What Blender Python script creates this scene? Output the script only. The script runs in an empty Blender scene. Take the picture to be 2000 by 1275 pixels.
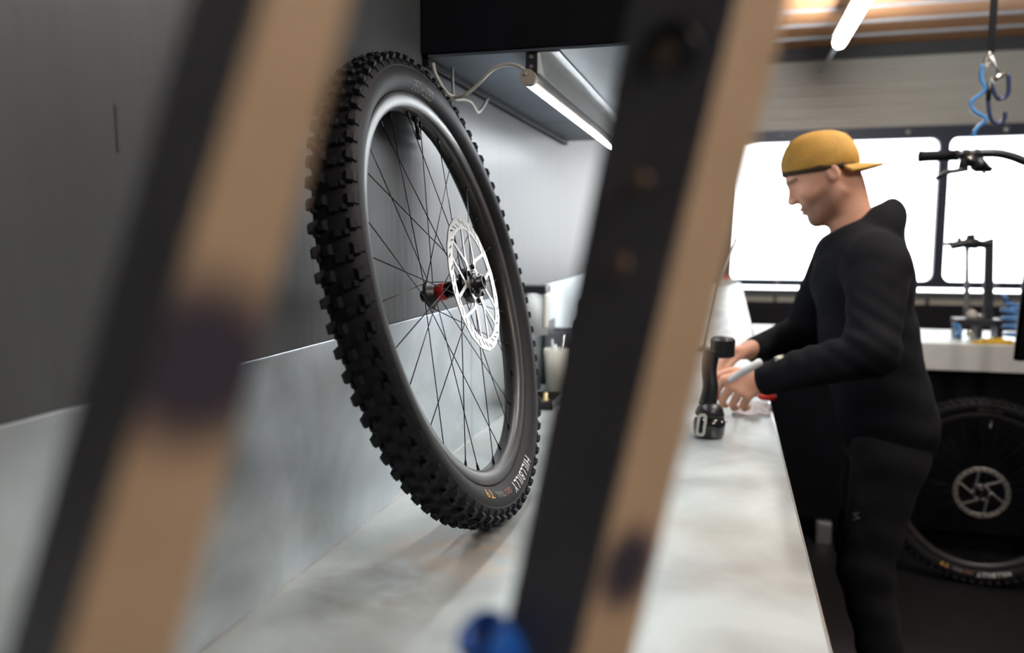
import bpy, bmesh, math, random
import numpy as np
from mathutils import Vector, Matrix
random.seed(7)
scene = bpy.context.scene
C = scene.collection
PI = math.pi

# ------------------------------------------------------------------ camera
CAM = Vector((0, 0, 1.377))
FPX = 1556.0
yd = Vector((423, 175.5, -FPX)).normalized()
ph = math.atan2(175.5, FPX)
zc = Vector((0, math.cos(ph), math.sin(ph)))
xc = yd.cross(zc)
W2C = Matrix((xc, yd, zc)).transposed()          # world -> camera axes
cam_d = bpy.data.cameras.new('camera')
cam = bpy.data.objects.new('camera', cam_d)
C.objects.link(cam)
cam.matrix_world = Matrix.Translation(CAM) @ W2C.transposed().to_4x4()
cam_d.sensor_width = 36.0
cam_d.lens = 36.0 * FPX / 2000.0
cam_d.clip_start = 0.01
cam_d.dof.use_dof = True
cam_d.dof.focus_distance = 1.19
cam_d.dof.aperture_fstop = 2.8
cam_d.dof.aperture_blades = 0
scene.camera = cam

# ------------------------------------------------------------------ world, exposure
world = bpy.data.worlds.new('world')
scene.world = world
world.use_nodes = True
bg = world.node_tree.nodes['Background']
bg.inputs[0].default_value = (0.93, 0.97, 1.0, 1)
bg.inputs[1].default_value = 6.5
vs = scene.view_settings
vs.view_transform = 'Standard'
vs.look = 'None'
vs.gamma = 1.0
vs.exposure = 0.0
vs.use_curve_mapping = False
scene.cycles.use_denoising = True
scene.cycles.max_bounces = 8
scene.cycles.diffuse_bounces = 5
scene.cycles.sample_clamp_indirect = 6.0
scene.cycles.caustics_reflective = False
scene.cycles.caustics_refractive = False

TUBE = 82.0      # under-cabinet lamp
BATTEN = 84.0    # ceiling battens

# ------------------------------------------------------------------ materials
def new_mat(name):
    m = bpy.data.materials.new(name)
    m.use_nodes = True
    nt = m.node_tree
    return m, nt, nt.nodes['Principled BSDF']

def mat(name, col, rough=0.5, metal=0.0, var=0.0, scale=20.0, bump=0.0, bscale=200.0, col2=None, stretch=(1, 1, 1), rvar=0.0, spec=0.5, coat=0.0, sheen=0.0):
    m, nt, b = new_mat(name)
    b.inputs['Base Color'].default_value = (*col, 1)
    b.inputs['Roughness'].default_value = rough
    b.inputs['Metallic'].default_value = metal
    b.inputs['Specular IOR Level'].default_value = spec
    b.inputs['Coat Weight'].default_value = coat
    if sheen:
        b.inputs['Sheen Weight'].default_value = sheen
    tc = nt.nodes.new('ShaderNodeTexCoord')
    mp = nt.nodes.new('ShaderNodeMapping')
    mp.inputs['Scale'].default_value = stretch
    nt.links.new(tc.outputs['Object'], mp.inputs[0])
    if var or col2 or rvar:
        n = nt.nodes.new('ShaderNodeTexNoise')
        n.inputs['Scale'].default_value = scale
        n.inputs['Detail'].default_value = 6
        n.inputs['Roughness'].default_value = 0.6
        nt.links.new(mp.outputs[0], n.inputs['Vector'])
        if var or col2:
            r = nt.nodes.new('ShaderNodeValToRGB')
            c2 = col2 if col2 else tuple(min(1, c * (1 + var)) for c in col)
            c1 = col if col2 else tuple(c * (1 - var) for c in col)
            r.color_ramp.elements[0].color = (*c1, 1)
            r.color_ramp.elements[1].color = (*c2, 1)
            r.color_ramp.elements[0].position = 0.35
            r.color_ramp.elements[1].position = 0.65
            nt.links.new(n.outputs['Fac'], r.inputs[0])
            nt.links.new(r.outputs[0], b.inputs['Base Color'])
        if rvar:
            mr = nt.nodes.new('ShaderNodeMapRange')
            mr.inputs[1].default_value = 0.3; mr.inputs[2].default_value = 0.7
            mr.inputs[3].default_value = rough - rvar; mr.inputs[4].default_value = rough + rvar
            nt.links.new(n.outputs['Fac'], mr.inputs[0])
            nt.links.new(mr.outputs[0], b.inputs['Roughness'])
    if bump:
        n2 = nt.nodes.new('ShaderNodeTexNoise')
        n2.inputs['Scale'].default_value = bscale
        n2.inputs['Detail'].default_value = 4
        nt.links.new(mp.outputs[0], n2.inputs['Vector'])
        bp = nt.nodes.new('ShaderNodeBump')
        bp.inputs['Strength'].default_value = bump
        bp.inputs['Distance'].default_value = 0.002
        nt.links.new(n2.outputs['Fac'], bp.inputs['Height'])
        nt.links.new(bp.outputs[0], b.inputs['Normal'])
    return m

def emit(name, col, strength):
    m, nt, b = new_mat(name)
    b.inputs['Base Color'].default_value = (*col, 1)
    b.inputs['Emission Color'].default_value = (*col, 1)
    b.inputs['Emission Strength'].default_value = strength
    return m

def glass_mat():
    m = bpy.data.materials.new('window glass')
    m.use_nodes = True
    nt = m.node_tree
    nt.nodes.clear()
    o = nt.nodes.new('ShaderNodeOutputMaterial')
    t = nt.nodes.new('ShaderNodeBsdfTransparent')
    g = nt.nodes.new('ShaderNodeBsdfGlossy')
    g.inputs['Roughness'].default_value = 0.02
    f = nt.nodes.new('ShaderNodeFresnel')
    f.inputs[0].default_value = 1.3
    mx = nt.nodes.new('ShaderNodeMixShader')
    nt.links.new(f.outputs[0], mx.inputs[0])
    nt.links.new(t.outputs[0], mx.inputs[1])
    nt.links.new(g.outputs[0], mx.inputs[2])
    nt.links.new(mx.outputs[0], o.inputs[0])
    return m

def galv_mat(name, base, rough, metal, tint, stain=None):
    """galvanised sheet: cloudy patches, long fine scratches, warm oxide stains"""
    m, nt, b = new_mat(name)
    tc = nt.nodes.new('ShaderNodeTexCoord')
    n1 = nt.nodes.new('ShaderNodeTexNoise'); n1.inputs['Scale'].default_value = 5.0; n1.inputs['Detail'].default_value = 7; n1.inputs['Distortion'].default_value = 0.25
    nt.links.new(tc.outputs['Object'], n1.inputs['Vector'])
    r1 = nt.nodes.new('ShaderNodeValToRGB')
    r1.color_ramp.elements[0].color = (*[c * 0.72 for c in base], 1)
    r1.color_ramp.elements[1].color = (*[min(1, c * 1.18) for c in base], 1)
    r1.color_ramp.elements[0].position = 0.36; r1.color_ramp.elements[1].position = 0.66
    nt.links.new(n1.outputs['Fac'], r1.inputs[0])
    n2 = nt.nodes.new('ShaderNodeTexNoise'); n2.inputs['Scale'].default_value = 2.6; n2.inputs['Detail'].default_value = 3
    mp0 = nt.nodes.new('ShaderNodeMapping'); mp0.inputs['Location'].default_value = (3.1, 1.7, 0.4)
    nt.links.new(tc.outputs['Object'], mp0.inputs[0]); nt.links.new(mp0.outputs[0], n2.inputs['Vector'])
    r2 = nt.nodes.new('ShaderNodeValToRGB')
    r2.color_ramp.elements[0].position = 0.55; r2.color_ramp.elements[1].position = 0.72
    nt.links.new(n2.outputs['Fac'], r2.inputs[0])
    mx = nt.nodes.new('ShaderNodeMixRGB'); mx.inputs[2].default_value = (*tint, 1)
    ml = nt.nodes.new('ShaderNodeMath'); ml.operation = 'MULTIPLY'; ml.inputs[1].default_value = 0.28
    nt.links.new(r2.outputs[0], ml.inputs[0]); nt.links.new(ml.outputs[0], mx.inputs[0]); nt.links.new(r1.outputs[0], mx.inputs[1])
    last = mx
    for sp, rd, sc_, am in (stain or []):
        vm = nt.nodes.new('ShaderNodeVectorMath'); vm.operation = 'DISTANCE'; vm.inputs[1].default_value = sp
        nt.links.new(tc.outputs['Object'], vm.inputs[0])
        md = nt.nodes.new('ShaderNodeMapRange'); md.interpolation_type = 'SMOOTHSTEP'
        md.inputs[1].default_value = rd * 0.2; md.inputs[2].default_value = rd; md.inputs[3].default_value = am; md.inputs[4].default_value = 0.0
        nt.links.new(vm.outputs['Value'], md.inputs[0])
        nn = nt.nodes.new('ShaderNodeTexNoise'); nn.inputs['Scale'].default_value = 14; nn.inputs['Detail'].default_value = 5
        nt.links.new(tc.outputs['Object'], nn.inputs['Vector'])
        mm = nt.nodes.new('ShaderNodeMath'); mm.operation = 'MULTIPLY'; mm.use_clamp = True
        m2 = nt.nodes.new('ShaderNodeMapRange'); m2.inputs[1].default_value = 0.35; m2.inputs[2].default_value = 0.6
        nt.links.new(nn.outputs['Fac'], m2.inputs[0])
        nt.links.new(md.outputs[0], mm.inputs[0]); nt.links.new(m2.outputs[0], mm.inputs[1])
        mz = nt.nodes.new('ShaderNodeMixRGB'); mz.inputs[2].default_value = (*sc_, 1)
        nt.links.new(mm.outputs[0], mz.inputs[0]); nt.links.new(last.outputs[0], mz.inputs[1]); last = mz
    nt.links.new(last.outputs[0], b.inputs['Base Color'])
    mr = nt.nodes.new('ShaderNodeMapRange')
    mr.inputs[1].default_value = 0.3; mr.inputs[2].default_value = 0.7
    mr.inputs[3].default_value = rough - 0.08; mr.inputs[4].default_value = rough + 0.1
    nt.links.new(n1.outputs['Fac'], mr.inputs[0]); nt.links.new(mr.outputs[0], b.inputs['Roughness'])
    b.inputs['Metallic'].default_value = metal
    mp = nt.nodes.new('ShaderNodeMapping'); mp.inputs['Scale'].default_value = (8, 160, 160)
    nt.links.new(tc.outputs['Object'], mp.inputs[0])
    n3 = nt.nodes.new('ShaderNodeTexNoise'); n3.inputs['Scale'].default_value = 2.0; n3.inputs['Detail'].default_value = 4
    nt.links.new(mp.outputs[0], n3.inputs['Vector'])
    bp = nt.nodes.new('ShaderNodeBump'); bp.inputs['Strength'].default_value = 0.12; bp.inputs['Distance'].default_value = 0.0012
    nt.links.new(n3.outputs['Fac'], bp.inputs['Height']); nt.links.new(bp.outputs[0], b.inputs['Normal'])
    return m

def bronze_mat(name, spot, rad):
    """bronze-coloured bar face with one soft-edged dark patch"""
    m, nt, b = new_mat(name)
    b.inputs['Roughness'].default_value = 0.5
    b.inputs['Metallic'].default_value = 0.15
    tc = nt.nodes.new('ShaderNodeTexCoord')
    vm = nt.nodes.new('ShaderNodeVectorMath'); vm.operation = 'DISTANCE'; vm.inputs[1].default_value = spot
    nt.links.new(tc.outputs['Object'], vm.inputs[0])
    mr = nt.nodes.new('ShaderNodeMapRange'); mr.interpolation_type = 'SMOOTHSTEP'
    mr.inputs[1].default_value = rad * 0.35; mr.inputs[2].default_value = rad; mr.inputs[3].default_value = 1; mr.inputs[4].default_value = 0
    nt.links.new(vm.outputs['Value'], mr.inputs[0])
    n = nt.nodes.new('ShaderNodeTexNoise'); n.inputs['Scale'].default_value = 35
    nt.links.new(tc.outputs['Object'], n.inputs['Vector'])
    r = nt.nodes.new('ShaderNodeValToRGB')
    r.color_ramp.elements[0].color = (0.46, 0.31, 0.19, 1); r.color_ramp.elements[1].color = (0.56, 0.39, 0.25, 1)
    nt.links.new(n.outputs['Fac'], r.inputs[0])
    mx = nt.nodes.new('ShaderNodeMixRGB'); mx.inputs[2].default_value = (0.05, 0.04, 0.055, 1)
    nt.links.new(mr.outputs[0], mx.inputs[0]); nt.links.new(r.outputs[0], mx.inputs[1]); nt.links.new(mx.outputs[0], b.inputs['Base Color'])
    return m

M = {}
M['wall'] = mat('grey painted wall panel', (0.060, 0.064, 0.068), 0.42, 0.0, var=0.10, scale=3.0, bump=0.25, bscale=12, stretch=(1, 6, 0.6))
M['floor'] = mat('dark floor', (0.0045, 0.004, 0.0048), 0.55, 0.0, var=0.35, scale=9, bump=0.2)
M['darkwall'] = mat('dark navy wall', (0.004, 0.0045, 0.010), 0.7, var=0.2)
M['greywall'] = mat('plain grey wall', (0.20, 0.20, 0.20), 0.7, var=0.08, scale=4)
M['doorpanel'] = mat('pale grey door panel', (0.46, 0.465, 0.425), 0.45, 0.0, var=0.06, scale=6, stretch=(0.3, 1, 5))
M['frame'] = mat('dark window frame', (0.045, 0.055, 0.085), 0.45, 0.2, var=0.1)
M['header'] = mat('grey header beam', (0.055, 0.056, 0.062), 0.6, var=0.1)
M['sill'] = mat('white sill', (0.75, 0.78, 0.82), 0.35, 0.0, var=0.04)
M['greystrip'] = mat('grey strip', (0.28, 0.29, 0.30), 0.45, 0.3, var=0.06)
M['wood'] = mat('ceiling wood board', (0.43, 0.195, 0.078), 0.6, 0.0, col2=(0.56, 0.29, 0.125), scale=5, stretch=(1.0, 9, 9))
M['strip'] = mat('pale metal ceiling strip', (0.50, 0.56, 0.63), 0.4, 0.4, var=0.06)
M['bench'] = galv_mat('galvanised bench sheet', (0.60, 0.655, 0.645), 0.38, 0.40, (0.56, 0.49, 0.40), [((-0.365, 1.03, 0.93), 0.13, (0.80, 0.58, 0.42), 0.8), ((-0.43, 0.90, 0.93), 0.16, (0.30, 0.29, 0.25), 0.6)])
M['splash'] = galv_mat('galvanised backsplash', (0.66, 0.73, 0.78), 0.35, 0.80, (0.40, 0.33, 0.29))
M['edge'] = mat('bare metal edge', (0.78, 0.79, 0.78), 0.25, 0.8, var=0.06)
M['cabblack'] = mat('matt black cabinet', (0.0018, 0.0018, 0.0042), 0.6, var=0.3, scale=8, spec=0.2)
M['cabsteel'] = mat('cabinet underside steel', (0.10, 0.12, 0.15), 0.4, 0.3, var=0.12, scale=6)
M['channel'] = mat('pale steel light channel', (0.62, 0.64, 0.66), 0.35, 0.5, var=0.05)
M['fixture'] = mat('beige lamp housing', (0.42, 0.38, 0.32), 0.5, 0.0, var=0.06)
M['cable'] = mat('cream cable', (0.52, 0.50, 0.44), 0.5, var=0.05)
M['tube'] = emit('lamp tube', (0.90, 0.96, 1.0), TUBE)
M['batten'] = emit('batten diffuser', (1.0, 0.975, 0.94), BATTEN)
M['rubber'] = mat('black tyre rubber', (0.005, 0.005, 0.008), 0.65, spec=0.25, var=0.3, scale=60, bump=0.1, bscale=500)
M['sidewall'] = mat('tyre sidewall', (0.0065, 0.006, 0.0075), 0.6, var=0.25, scale=40, bump=0.12, bscale=600, spec=0.22)
M['rim'] = mat('dark carbon rim', (0.017, 0.0145, 0.0135), 0.38, 0.0, var=0.2, scale=25)
M['spoke'] = mat('black spoke', (0.006, 0.006, 0.008), 0.3, 0.6)
M['hub'] = mat('black anodised hub', (0.010, 0.010, 0.013), 0.3, 0.5, var=0.2)
M['hubgrey'] = mat('grey hub flange', (0.028, 0.026, 0.028), 0.35, 0.4)
M['red'] = mat('red anodised ring', (0.42, 0.012, 0.020), 0.35, 0.3, var=0.08)
M['rotor'] = mat('brushed rotor steel', (0.40, 0.385, 0.36), 0.33, 0.9, var=0.08, scale=90, bump=0.1, bscale=400)
M['white'] = mat('white print', (0.80, 0.80, 0.79), 0.6, var=0.03)
M['greyprint'] = mat('grey print', (0.24, 0.22, 0.22), 0.6, var=0.05)
M['orangeprint'] = mat('rust print', (0.32, 0.10, 0.06), 0.6, var=0.05)
M['yellowprint'] = mat('amber print', (0.75, 0.40, 0.05), 0.6, var=0.05)
M['hoodie'] = mat('black hoodie fabric', (0.0055, 0.0058, 0.0085), 0.9, var=0.25, scale=14, bump=0.4, bscale=26, spec=0.2)
M['pants'] = mat('black trousers fabric', (0.0022, 0.0022, 0.0045), 0.9, var=0.25, scale=14, bump=0.4, bscale=30)
M['cap'] = mat('mustard cap cloth', (0.60, 0.33, 0.065), 0.8, var=0.14, scale=18, bump=0.3, bscale=60)
M['capband'] = mat('dark cap band', (0.055, 0.032, 0.018), 0.85, var=0.15)
M['shoe'] = mat('dark shoe', (0.01, 0.01, 0.012), 0.6, var=0.2)
M['plastic'] = mat('black plastic', (0.010, 0.011, 0.014), 0.35, var=0.2)
M['gloss'] = mat('gloss black', (0.006, 0.006, 0.008), 0.12, var=0.1, coat=0.4)
M['chrome'] = mat('bright metal', (0.68, 0.65, 0.60), 0.22, 0.95, var=0.05)
M['darkmetal'] = mat('dark grey metal', (0.06, 0.062, 0.07), 0.4, 0.6, var=0.12)
M['navymetal'] = mat('navy coated hook', (0.035, 0.05, 0.13), 0.35, 0.2, var=0.1)
M['bluehose'] = mat('blue air hose', (0.09, 0.30, 0.68), 0.25, 0.0, var=0.1, coat=0.3)
M['blue'] = mat('blue dipped plastic', (0.010, 0.10, 0.42), 0.4, var=0.15)
M['yellow'] = mat('yellow cloth', (0.62, 0.40, 0.03), 0.85, var=0.25, scale=25, bump=0.4)
M['cream'] = mat('cream plastic', (0.62, 0.60, 0.52), 0.45, var=0.05)
M['whiteplastic'] = mat('white plastic', (0.72, 0.74, 0.74), 0.35, var=0.04)
M['greyplastic'] = mat('grey plastic', (0.14, 0.15, 0.17), 0.45, var=0.08)
M['lip'] = mat('off-white bench lip', (0.78, 0.78, 0.74), 0.4, var=0.03)
M['rag'] = mat('pale shop rag', (0.62, 0.58, 0.57), 0.9, var=0.12, scale=30, bump=0.4)
M['redplastic'] = mat('red handle', (0.70, 0.03, 0.015), 0.35, var=0.06)
M['brass'] = mat('brass fitting', (0.55, 0.42, 0.22), 0.3, 0.85, var=0.1)
M['armdark'] = mat('dark grey bar face', (0.095, 0.095, 0.108), 0.5, 0.0, var=0.12, scale=30)
M['boltb'] = mat('dull brown bolt', (0.13, 0.09, 0.065), 0.4, 0.4, var=0.1)
M['steelgrey'] = mat('steel grey', (0.35, 0.36, 0.37), 0.35, 0.7, var=0.08)

def skin_mat():
    m, nt, b = new_mat('skin')
    at = nt.nodes.new('ShaderNodeVertexColor'); at.layer_name = 'beard'
    n = nt.nodes.new('ShaderNodeTexNoise'); n.inputs['Scale'].default_value = 30; n.inputs['Detail'].default_value = 5
    tc = nt.nodes.new('ShaderNodeTexCoord'); nt.links.new(tc.outputs['Object'], n.inputs['Vector'])
    r = nt.nodes.new('ShaderNodeValToRGB')
    r.color_ramp.elements[0].color = (0.78, 0.37, 0.235, 1); r.color_ramp.elements[1].color = (0.88, 0.49, 0.34, 1)
    nt.links.new(n.outputs['Fac'], r.inputs[0])
    mx = nt.nodes.new('ShaderNodeMixRGB'); mx.inputs[2].default_value = (0.10, 0.045, 0.028, 1)
    nt.links.new(at.outputs['Color'], mx.inputs[0]); nt.links.new(r.outputs[0], mx.inputs[1]); nt.links.new(mx.outputs[0], b.inputs['Base Color'])
    b.inputs['Roughness'].default_value = 0.5
    b.inputs['Subsurface Weight'].default_value = 0.08
    b.inputs['Subsurface Radius'].default_value = (0.01, 0.004, 0.002)
    return m
M['skin'] = skin_mat()
M['glass'] = glass_mat()

# ------------------------------------------------------------------ mesh helpers
class MB:
    def __init__(s):
        s.v = []; s.f = []; s.sm = []
    def add(s, vs_, fs, smooth=False):
        o = len(s.v)
        s.v += [tuple(p) for p in vs_]
        s.f += [tuple(i + o for i in f) for f in fs]
        s.sm += [smooth] * len(fs)
        return s
    def box(s, lo, hi):
        x0, y0, z0 = lo; x1, y1, z1 = hi
        return s.add([(x0, y0, z0), (x1, y0, z0), (x1, y1, z0), (x0, y1, z0), (x0, y0, z1), (x1, y0, z1), (x1, y1, z1), (x0, y1, z1)],
                     [(0, 3, 2, 1), (4, 5, 6, 7), (0, 1, 5, 4), (1, 2, 6, 5), (2, 3, 7, 6), (3, 0, 4, 7)])
    def hexa(s, p):
        return s.add(p, [(0, 3, 2, 1), (4, 5, 6, 7), (0, 1, 5, 4), (1, 2, 6, 5), (2, 3, 7, 6), (3, 0, 4, 7)])
    def tube(s, pts, r, n=10, closed=False, cap=True):
        pts = [Vector(p) for p in pts]
        rs = r if isinstance(r, (list, tuple)) else [r] * len(pts)
        m = len(pts)
        up = None; rings = []
        for i in range(m):
            a = pts[(i - 1) % m] if (closed or i > 0) else pts[i]
            b = pts[(i + 1) % m] if (closed or i < m - 1) else pts[i]
            t = (b - a).normalized()
            if up is None:
                up = t.orthogonal().normalized()
            else:
                up = (up - t * up.dot(t))
                up = up.normalized() if up.length > 1e-6 else t.orthogonal().normalized()
            sd = t.cross(up)
            rings.append([pts[i] + (up * math.cos(2 * PI * k / n) + sd * math.sin(2 * PI * k / n)) * rs[i] for k in range(n)])
        vs_ = [p for rg in rings for p in rg]
        fs = []
        for i in range(m if closed else m - 1):
            j = (i + 1) % m
            for k in range(n):
                fs.append((i * n + k, i * n + (k + 1) % n, j * n + (k + 1) % n, j * n + k))
        s.add(vs_, fs, True)
        if cap and not closed:
            o = len(s.v) - len(vs_)
            s.f.append(tuple(o + k for k in reversed(range(n)))); s.sm.append(False)
            s.f.append(tuple(o + (m - 1) * n + k for k in range(n))); s.sm.append(False)
        return s
    def cyl(s, a, b, r, n=20):
        return s.tube([a, b], r, n)
    def lathe(s, prof, n=64, closed=False, ax=None):
        """profile of (r, z) around local z, or around frame ax=(origin, zdir)"""
        if ax:
            o = Vector(ax[0]); zd = Vector(ax[1]).normalized(); xd = zd.orthogonal().normalized(); yd_ = zd.cross(xd)
        else:
            o = Vector((0, 0, 0)); xd = Vector((1, 0, 0)); yd_ = Vector((0, 1, 0)); zd = Vector((0, 0, 1))
        m = len(prof); vs_ = []
        for r, z in prof:
            for k in range(n):
                a = 2 * PI * k / n
                vs_.append(o + xd * (r * math.cos(a)) + yd_ * (r * math.sin(a)) + zd * z)
        fs = []
        for i in range(m if closed else m - 1):
            j = (i + 1) % m
            for k in range(n):
                fs.append((i * n + k, i * n + (k + 1) % n, j * n + (k + 1) % n, j * n + k))
        s.add(vs_, fs, True)
        if not closed:
            o2 = len(s.v) - len(vs_)
            if prof[0][0] > 1e-6:
                s.f.append(tuple(o2 + k for k in reversed(range(n)))); s.sm.append(False)
            if prof[-1][0] > 1e-6:
                s.f.append(tuple(o2 + (m - 1) * n + k for k in range(n))); s.sm.append(False)
        return s
    def mesh(s, name):
        me = bpy.data.meshes.new(name)
        me.from_pydata(s.v, [], s.f)
        me.polygons.foreach_set('use_smooth', s.sm)
        me.validate(); me.update()
        bm = bmesh.new(); bm.from_mesh(me)
        bmesh.ops.recalc_face_normals(bm, faces=bm.faces)
        bm.to_mesh(me); bm.free()
        return me
    def build(s, name, m, parent=None, bevel=0.0, seg=2):
        return link(name, s.mesh(name), m, parent, bevel, seg)

def link(name, me, m, parent=None, bevel=0.0, seg=2):
    if m is not None and not me.materials:
        me.materials.append(M[m] if isinstance(m, str) else m)
    o = bpy.data.objects.new(name, me)
    C.objects.link(o)
    if parent is not None:
        o.parent = parent
        if not parent.get('local'):
            if parent.type == 'EMPTY':
                o.matrix_parent_inverse = Matrix.Translation(parent.location).inverted()
    if bevel:
        b = o.modifiers.new('bevel', 'BEVEL'); b.width = bevel; b.segments = seg; b.limit_method = 'ANGLE'; b.angle_limit = 0.6
        b.harden_normals = False
    return o

def tag(o, label, cat, group=None):
    o['label'] = label; o['category'] = cat
    if group: o['group'] = group
    return o
def struct(o, label=None):
    o['kind'] = 'structure'
    if label: o['label'] = label
    return o
def thing(name, label, cat, loc, group=None):
    o = bpy.data.objects.new(name, None); C.objects.link(o)
    o.location = loc; o.empty_display_size = 0.05
    return tag(o, label, cat, group)
def box(name, lo, hi, m, parent=None, bevel=0.0, seg=2):
    return MB().box(lo, hi).build(name, m, parent, bevel, seg)
def smooth_path(pts, n=8, closed=False):
    """Catmull-Rom"""
    P = [Vector(p) for p in pts]; out = []
    m = len(P)
    for i in range(m if closed else m - 1):
        g = (lambda k: P[k % m]) if closed else (lambda k: P[max(0, min(m - 1, k))])
        p0, p1, p2, p3 = g(i - 1), g(i), g(i + 1), g(i + 2)
        for k in range(n):
            t = k / n
            out.append(0.5 * ((2 * p1) + (p2 - p0) * t + (2 * p0 - 5 * p1 + 4 * p2 - p3) * t * t + (3 * p1 - p0 - 3 * p2 + p3) * t ** 3))
    if not closed: out.append(P[-1])
    return out

# SDF -> mesh (naive surface nets)
def rcone(P, a, b, ra, rb):
    a = np.array(a, float); b = np.array(b, float); ba = b - a
    t = np.clip(((P - a) @ ba) / (ba @ ba + 1e-12), 0, 1)
    return np.linalg.norm(P - a - t[..., None] * ba, axis=-1) - (ra + (rb - ra) * t)
def ellip(P, c, r, R=None):
    q = P - np.array(c, float)
    if R is not None: q = q @ R
    r = np.array(r, float)
    k0 = np.linalg.norm(q / r, axis=-1); k1 = np.linalg.norm(q / (r * r), axis=-1)
    return k0 * (k0 - 1) / (k1 + 1e-9)
def smin(a, b, k):
    h = np.clip(0.5 + 0.5 * (b - a) / k, 0, 1)
    return b + (a - b) * h - k * h * (1 - h)
def smax(a, b, k): return -smin(-a, -b, k)

def surf_net(fn, lo, hi, h):
    ax = [np.arange(lo[i], hi[i] + h, h) for i in range(3)]
    G = np.stack(np.meshgrid(*ax, indexing='ij'), -1)
    F = fn(G)
    S = F < 0
    n = np.array(F.shape) - 1
    cs = [(i, j, k) for i in (0, 1) for j in (0, 1) for k in (0, 1)]
    sl = lambda A, c: A[c[0]:c[0] + n[0], c[1]:c[1] + n[1], c[2]:c[2] + n[2]]
    cnt = sum(sl(S, c).astype(np.int8) for c in cs)
    act = (cnt > 0) & (cnt < 8)
    idx = -np.ones(tuple(n), np.int64)
    idx[act] = np.arange(act.sum())
    ijk = np.argwhere(act)
    pos = np.zeros((len(ijk), 3)); num = np.zeros(len(ijk))
    for c in cs:
        for d in range(3):
            if c[d] == 0:
                c2 = list(c); c2[d] = 1
                fa = sl(F, c)[act]; fb = sl(F, tuple(c2))[act]
                cr = (fa < 0) != (fb < 0)
                t = np.where(cr, fa / (fa - fb + 1e-12), 0)
                p = np.tile(np.array(c, float), (len(ijk), 1)); p[:, d] += t
                pos[cr] += p[cr]; num[cr] += 1
    V = (ijk + pos / num[:, None]) * h + np.array(lo)
    Q = []
    for d in range(3):
        e, g = (d + 1) % 3, (d + 2) % 3
        a = [slice(None)] * 3; b = [slice(None)] * 3
        a[d] = slice(0, -1); b[d] = slice(1, None)
        s0 = S[tuple(a)]; s1 = S[tuple(b)]
        I = np.argwhere(s0 != s1)
        ok = (I[:, e] > 0) & (I[:, g] > 0) & (I[:, e] < n[e]) & (I[:, g] < n[g])
        I = I[ok]
        fl = s0[tuple(I.T)]
        def cell(de, dg):
            J = I.copy(); J[:, e] += de; J[:, g] += dg
            return idx[tuple(J.T)]
        q = np.stack([cell(-1, -1), cell(0, -1), cell(0, 0), cell(-1, 0)], 1)
        q[~fl] = q[~fl][:, ::-1]
        Q.append(q)
    Q = np.concatenate(Q)
    return V, Q
def np_mesh(name, V, Q):
    me = bpy.data.meshes.new(name)
    me.from_pydata(V.tolist(), [], Q.tolist())
    me.polygons.foreach_set('use_smooth', [True] * len(me.polygons))
    me.update()
    return me

# ------------------------------------------------------------------ room
XW = -0.545; BZ = 0.93; XE = 4.2; YB = -2.6; YF = 8.2; ZC = 3.13
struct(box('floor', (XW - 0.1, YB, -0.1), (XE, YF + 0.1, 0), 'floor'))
struct(box('wall_left', (XW - 0.1, YB, 0), (XW, YF, ZC), 'wall'))
box('wall_slot', (XW, 0.625, 1.455), (XW + 0.0015, 0.629, 1.497), 'header', bpy.data.objects['wall_left'], 0.0006, 1)
struct(box('wall_right', (XE, YB, 0), (XE + 0.1, YF, ZC), 'greywall'))
struct(box('wall_rear', (XW - 0.1, YB - 0.1, 0), (XE + 0.1, YB, ZC), 'greywall'))
# ceiling: deck, timber boards, metal strips
ceil = struct(box('ceiling', (XW - 0.1, YB - 0.1, ZC + 0.03), (XE + 0.1, YF + 0.1, ZC + 0.12), 'wood'))
ys = [8.2 - 0.47 * k for k in range(8)]
me_b = None
for k in range(24):
    y1 = YF - 0.47 * k; y0 = max(y1 - 0.466, YB)
    if y1 <= YB: break
    for j in range(4):
        x0 = XW + 1.19 * j
        b = box('ceiling_board', (x0, y0, ZC), (min(x0 + 1.186, XE), y1, ZC + 0.03), 'wood', ceil)
    if k: box('ceiling_strip', (XW, y1 - 0.018, ZC - 0.02), (XE, y1 + 0.018, ZC + 0.001), 'strip', ceil)
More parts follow.
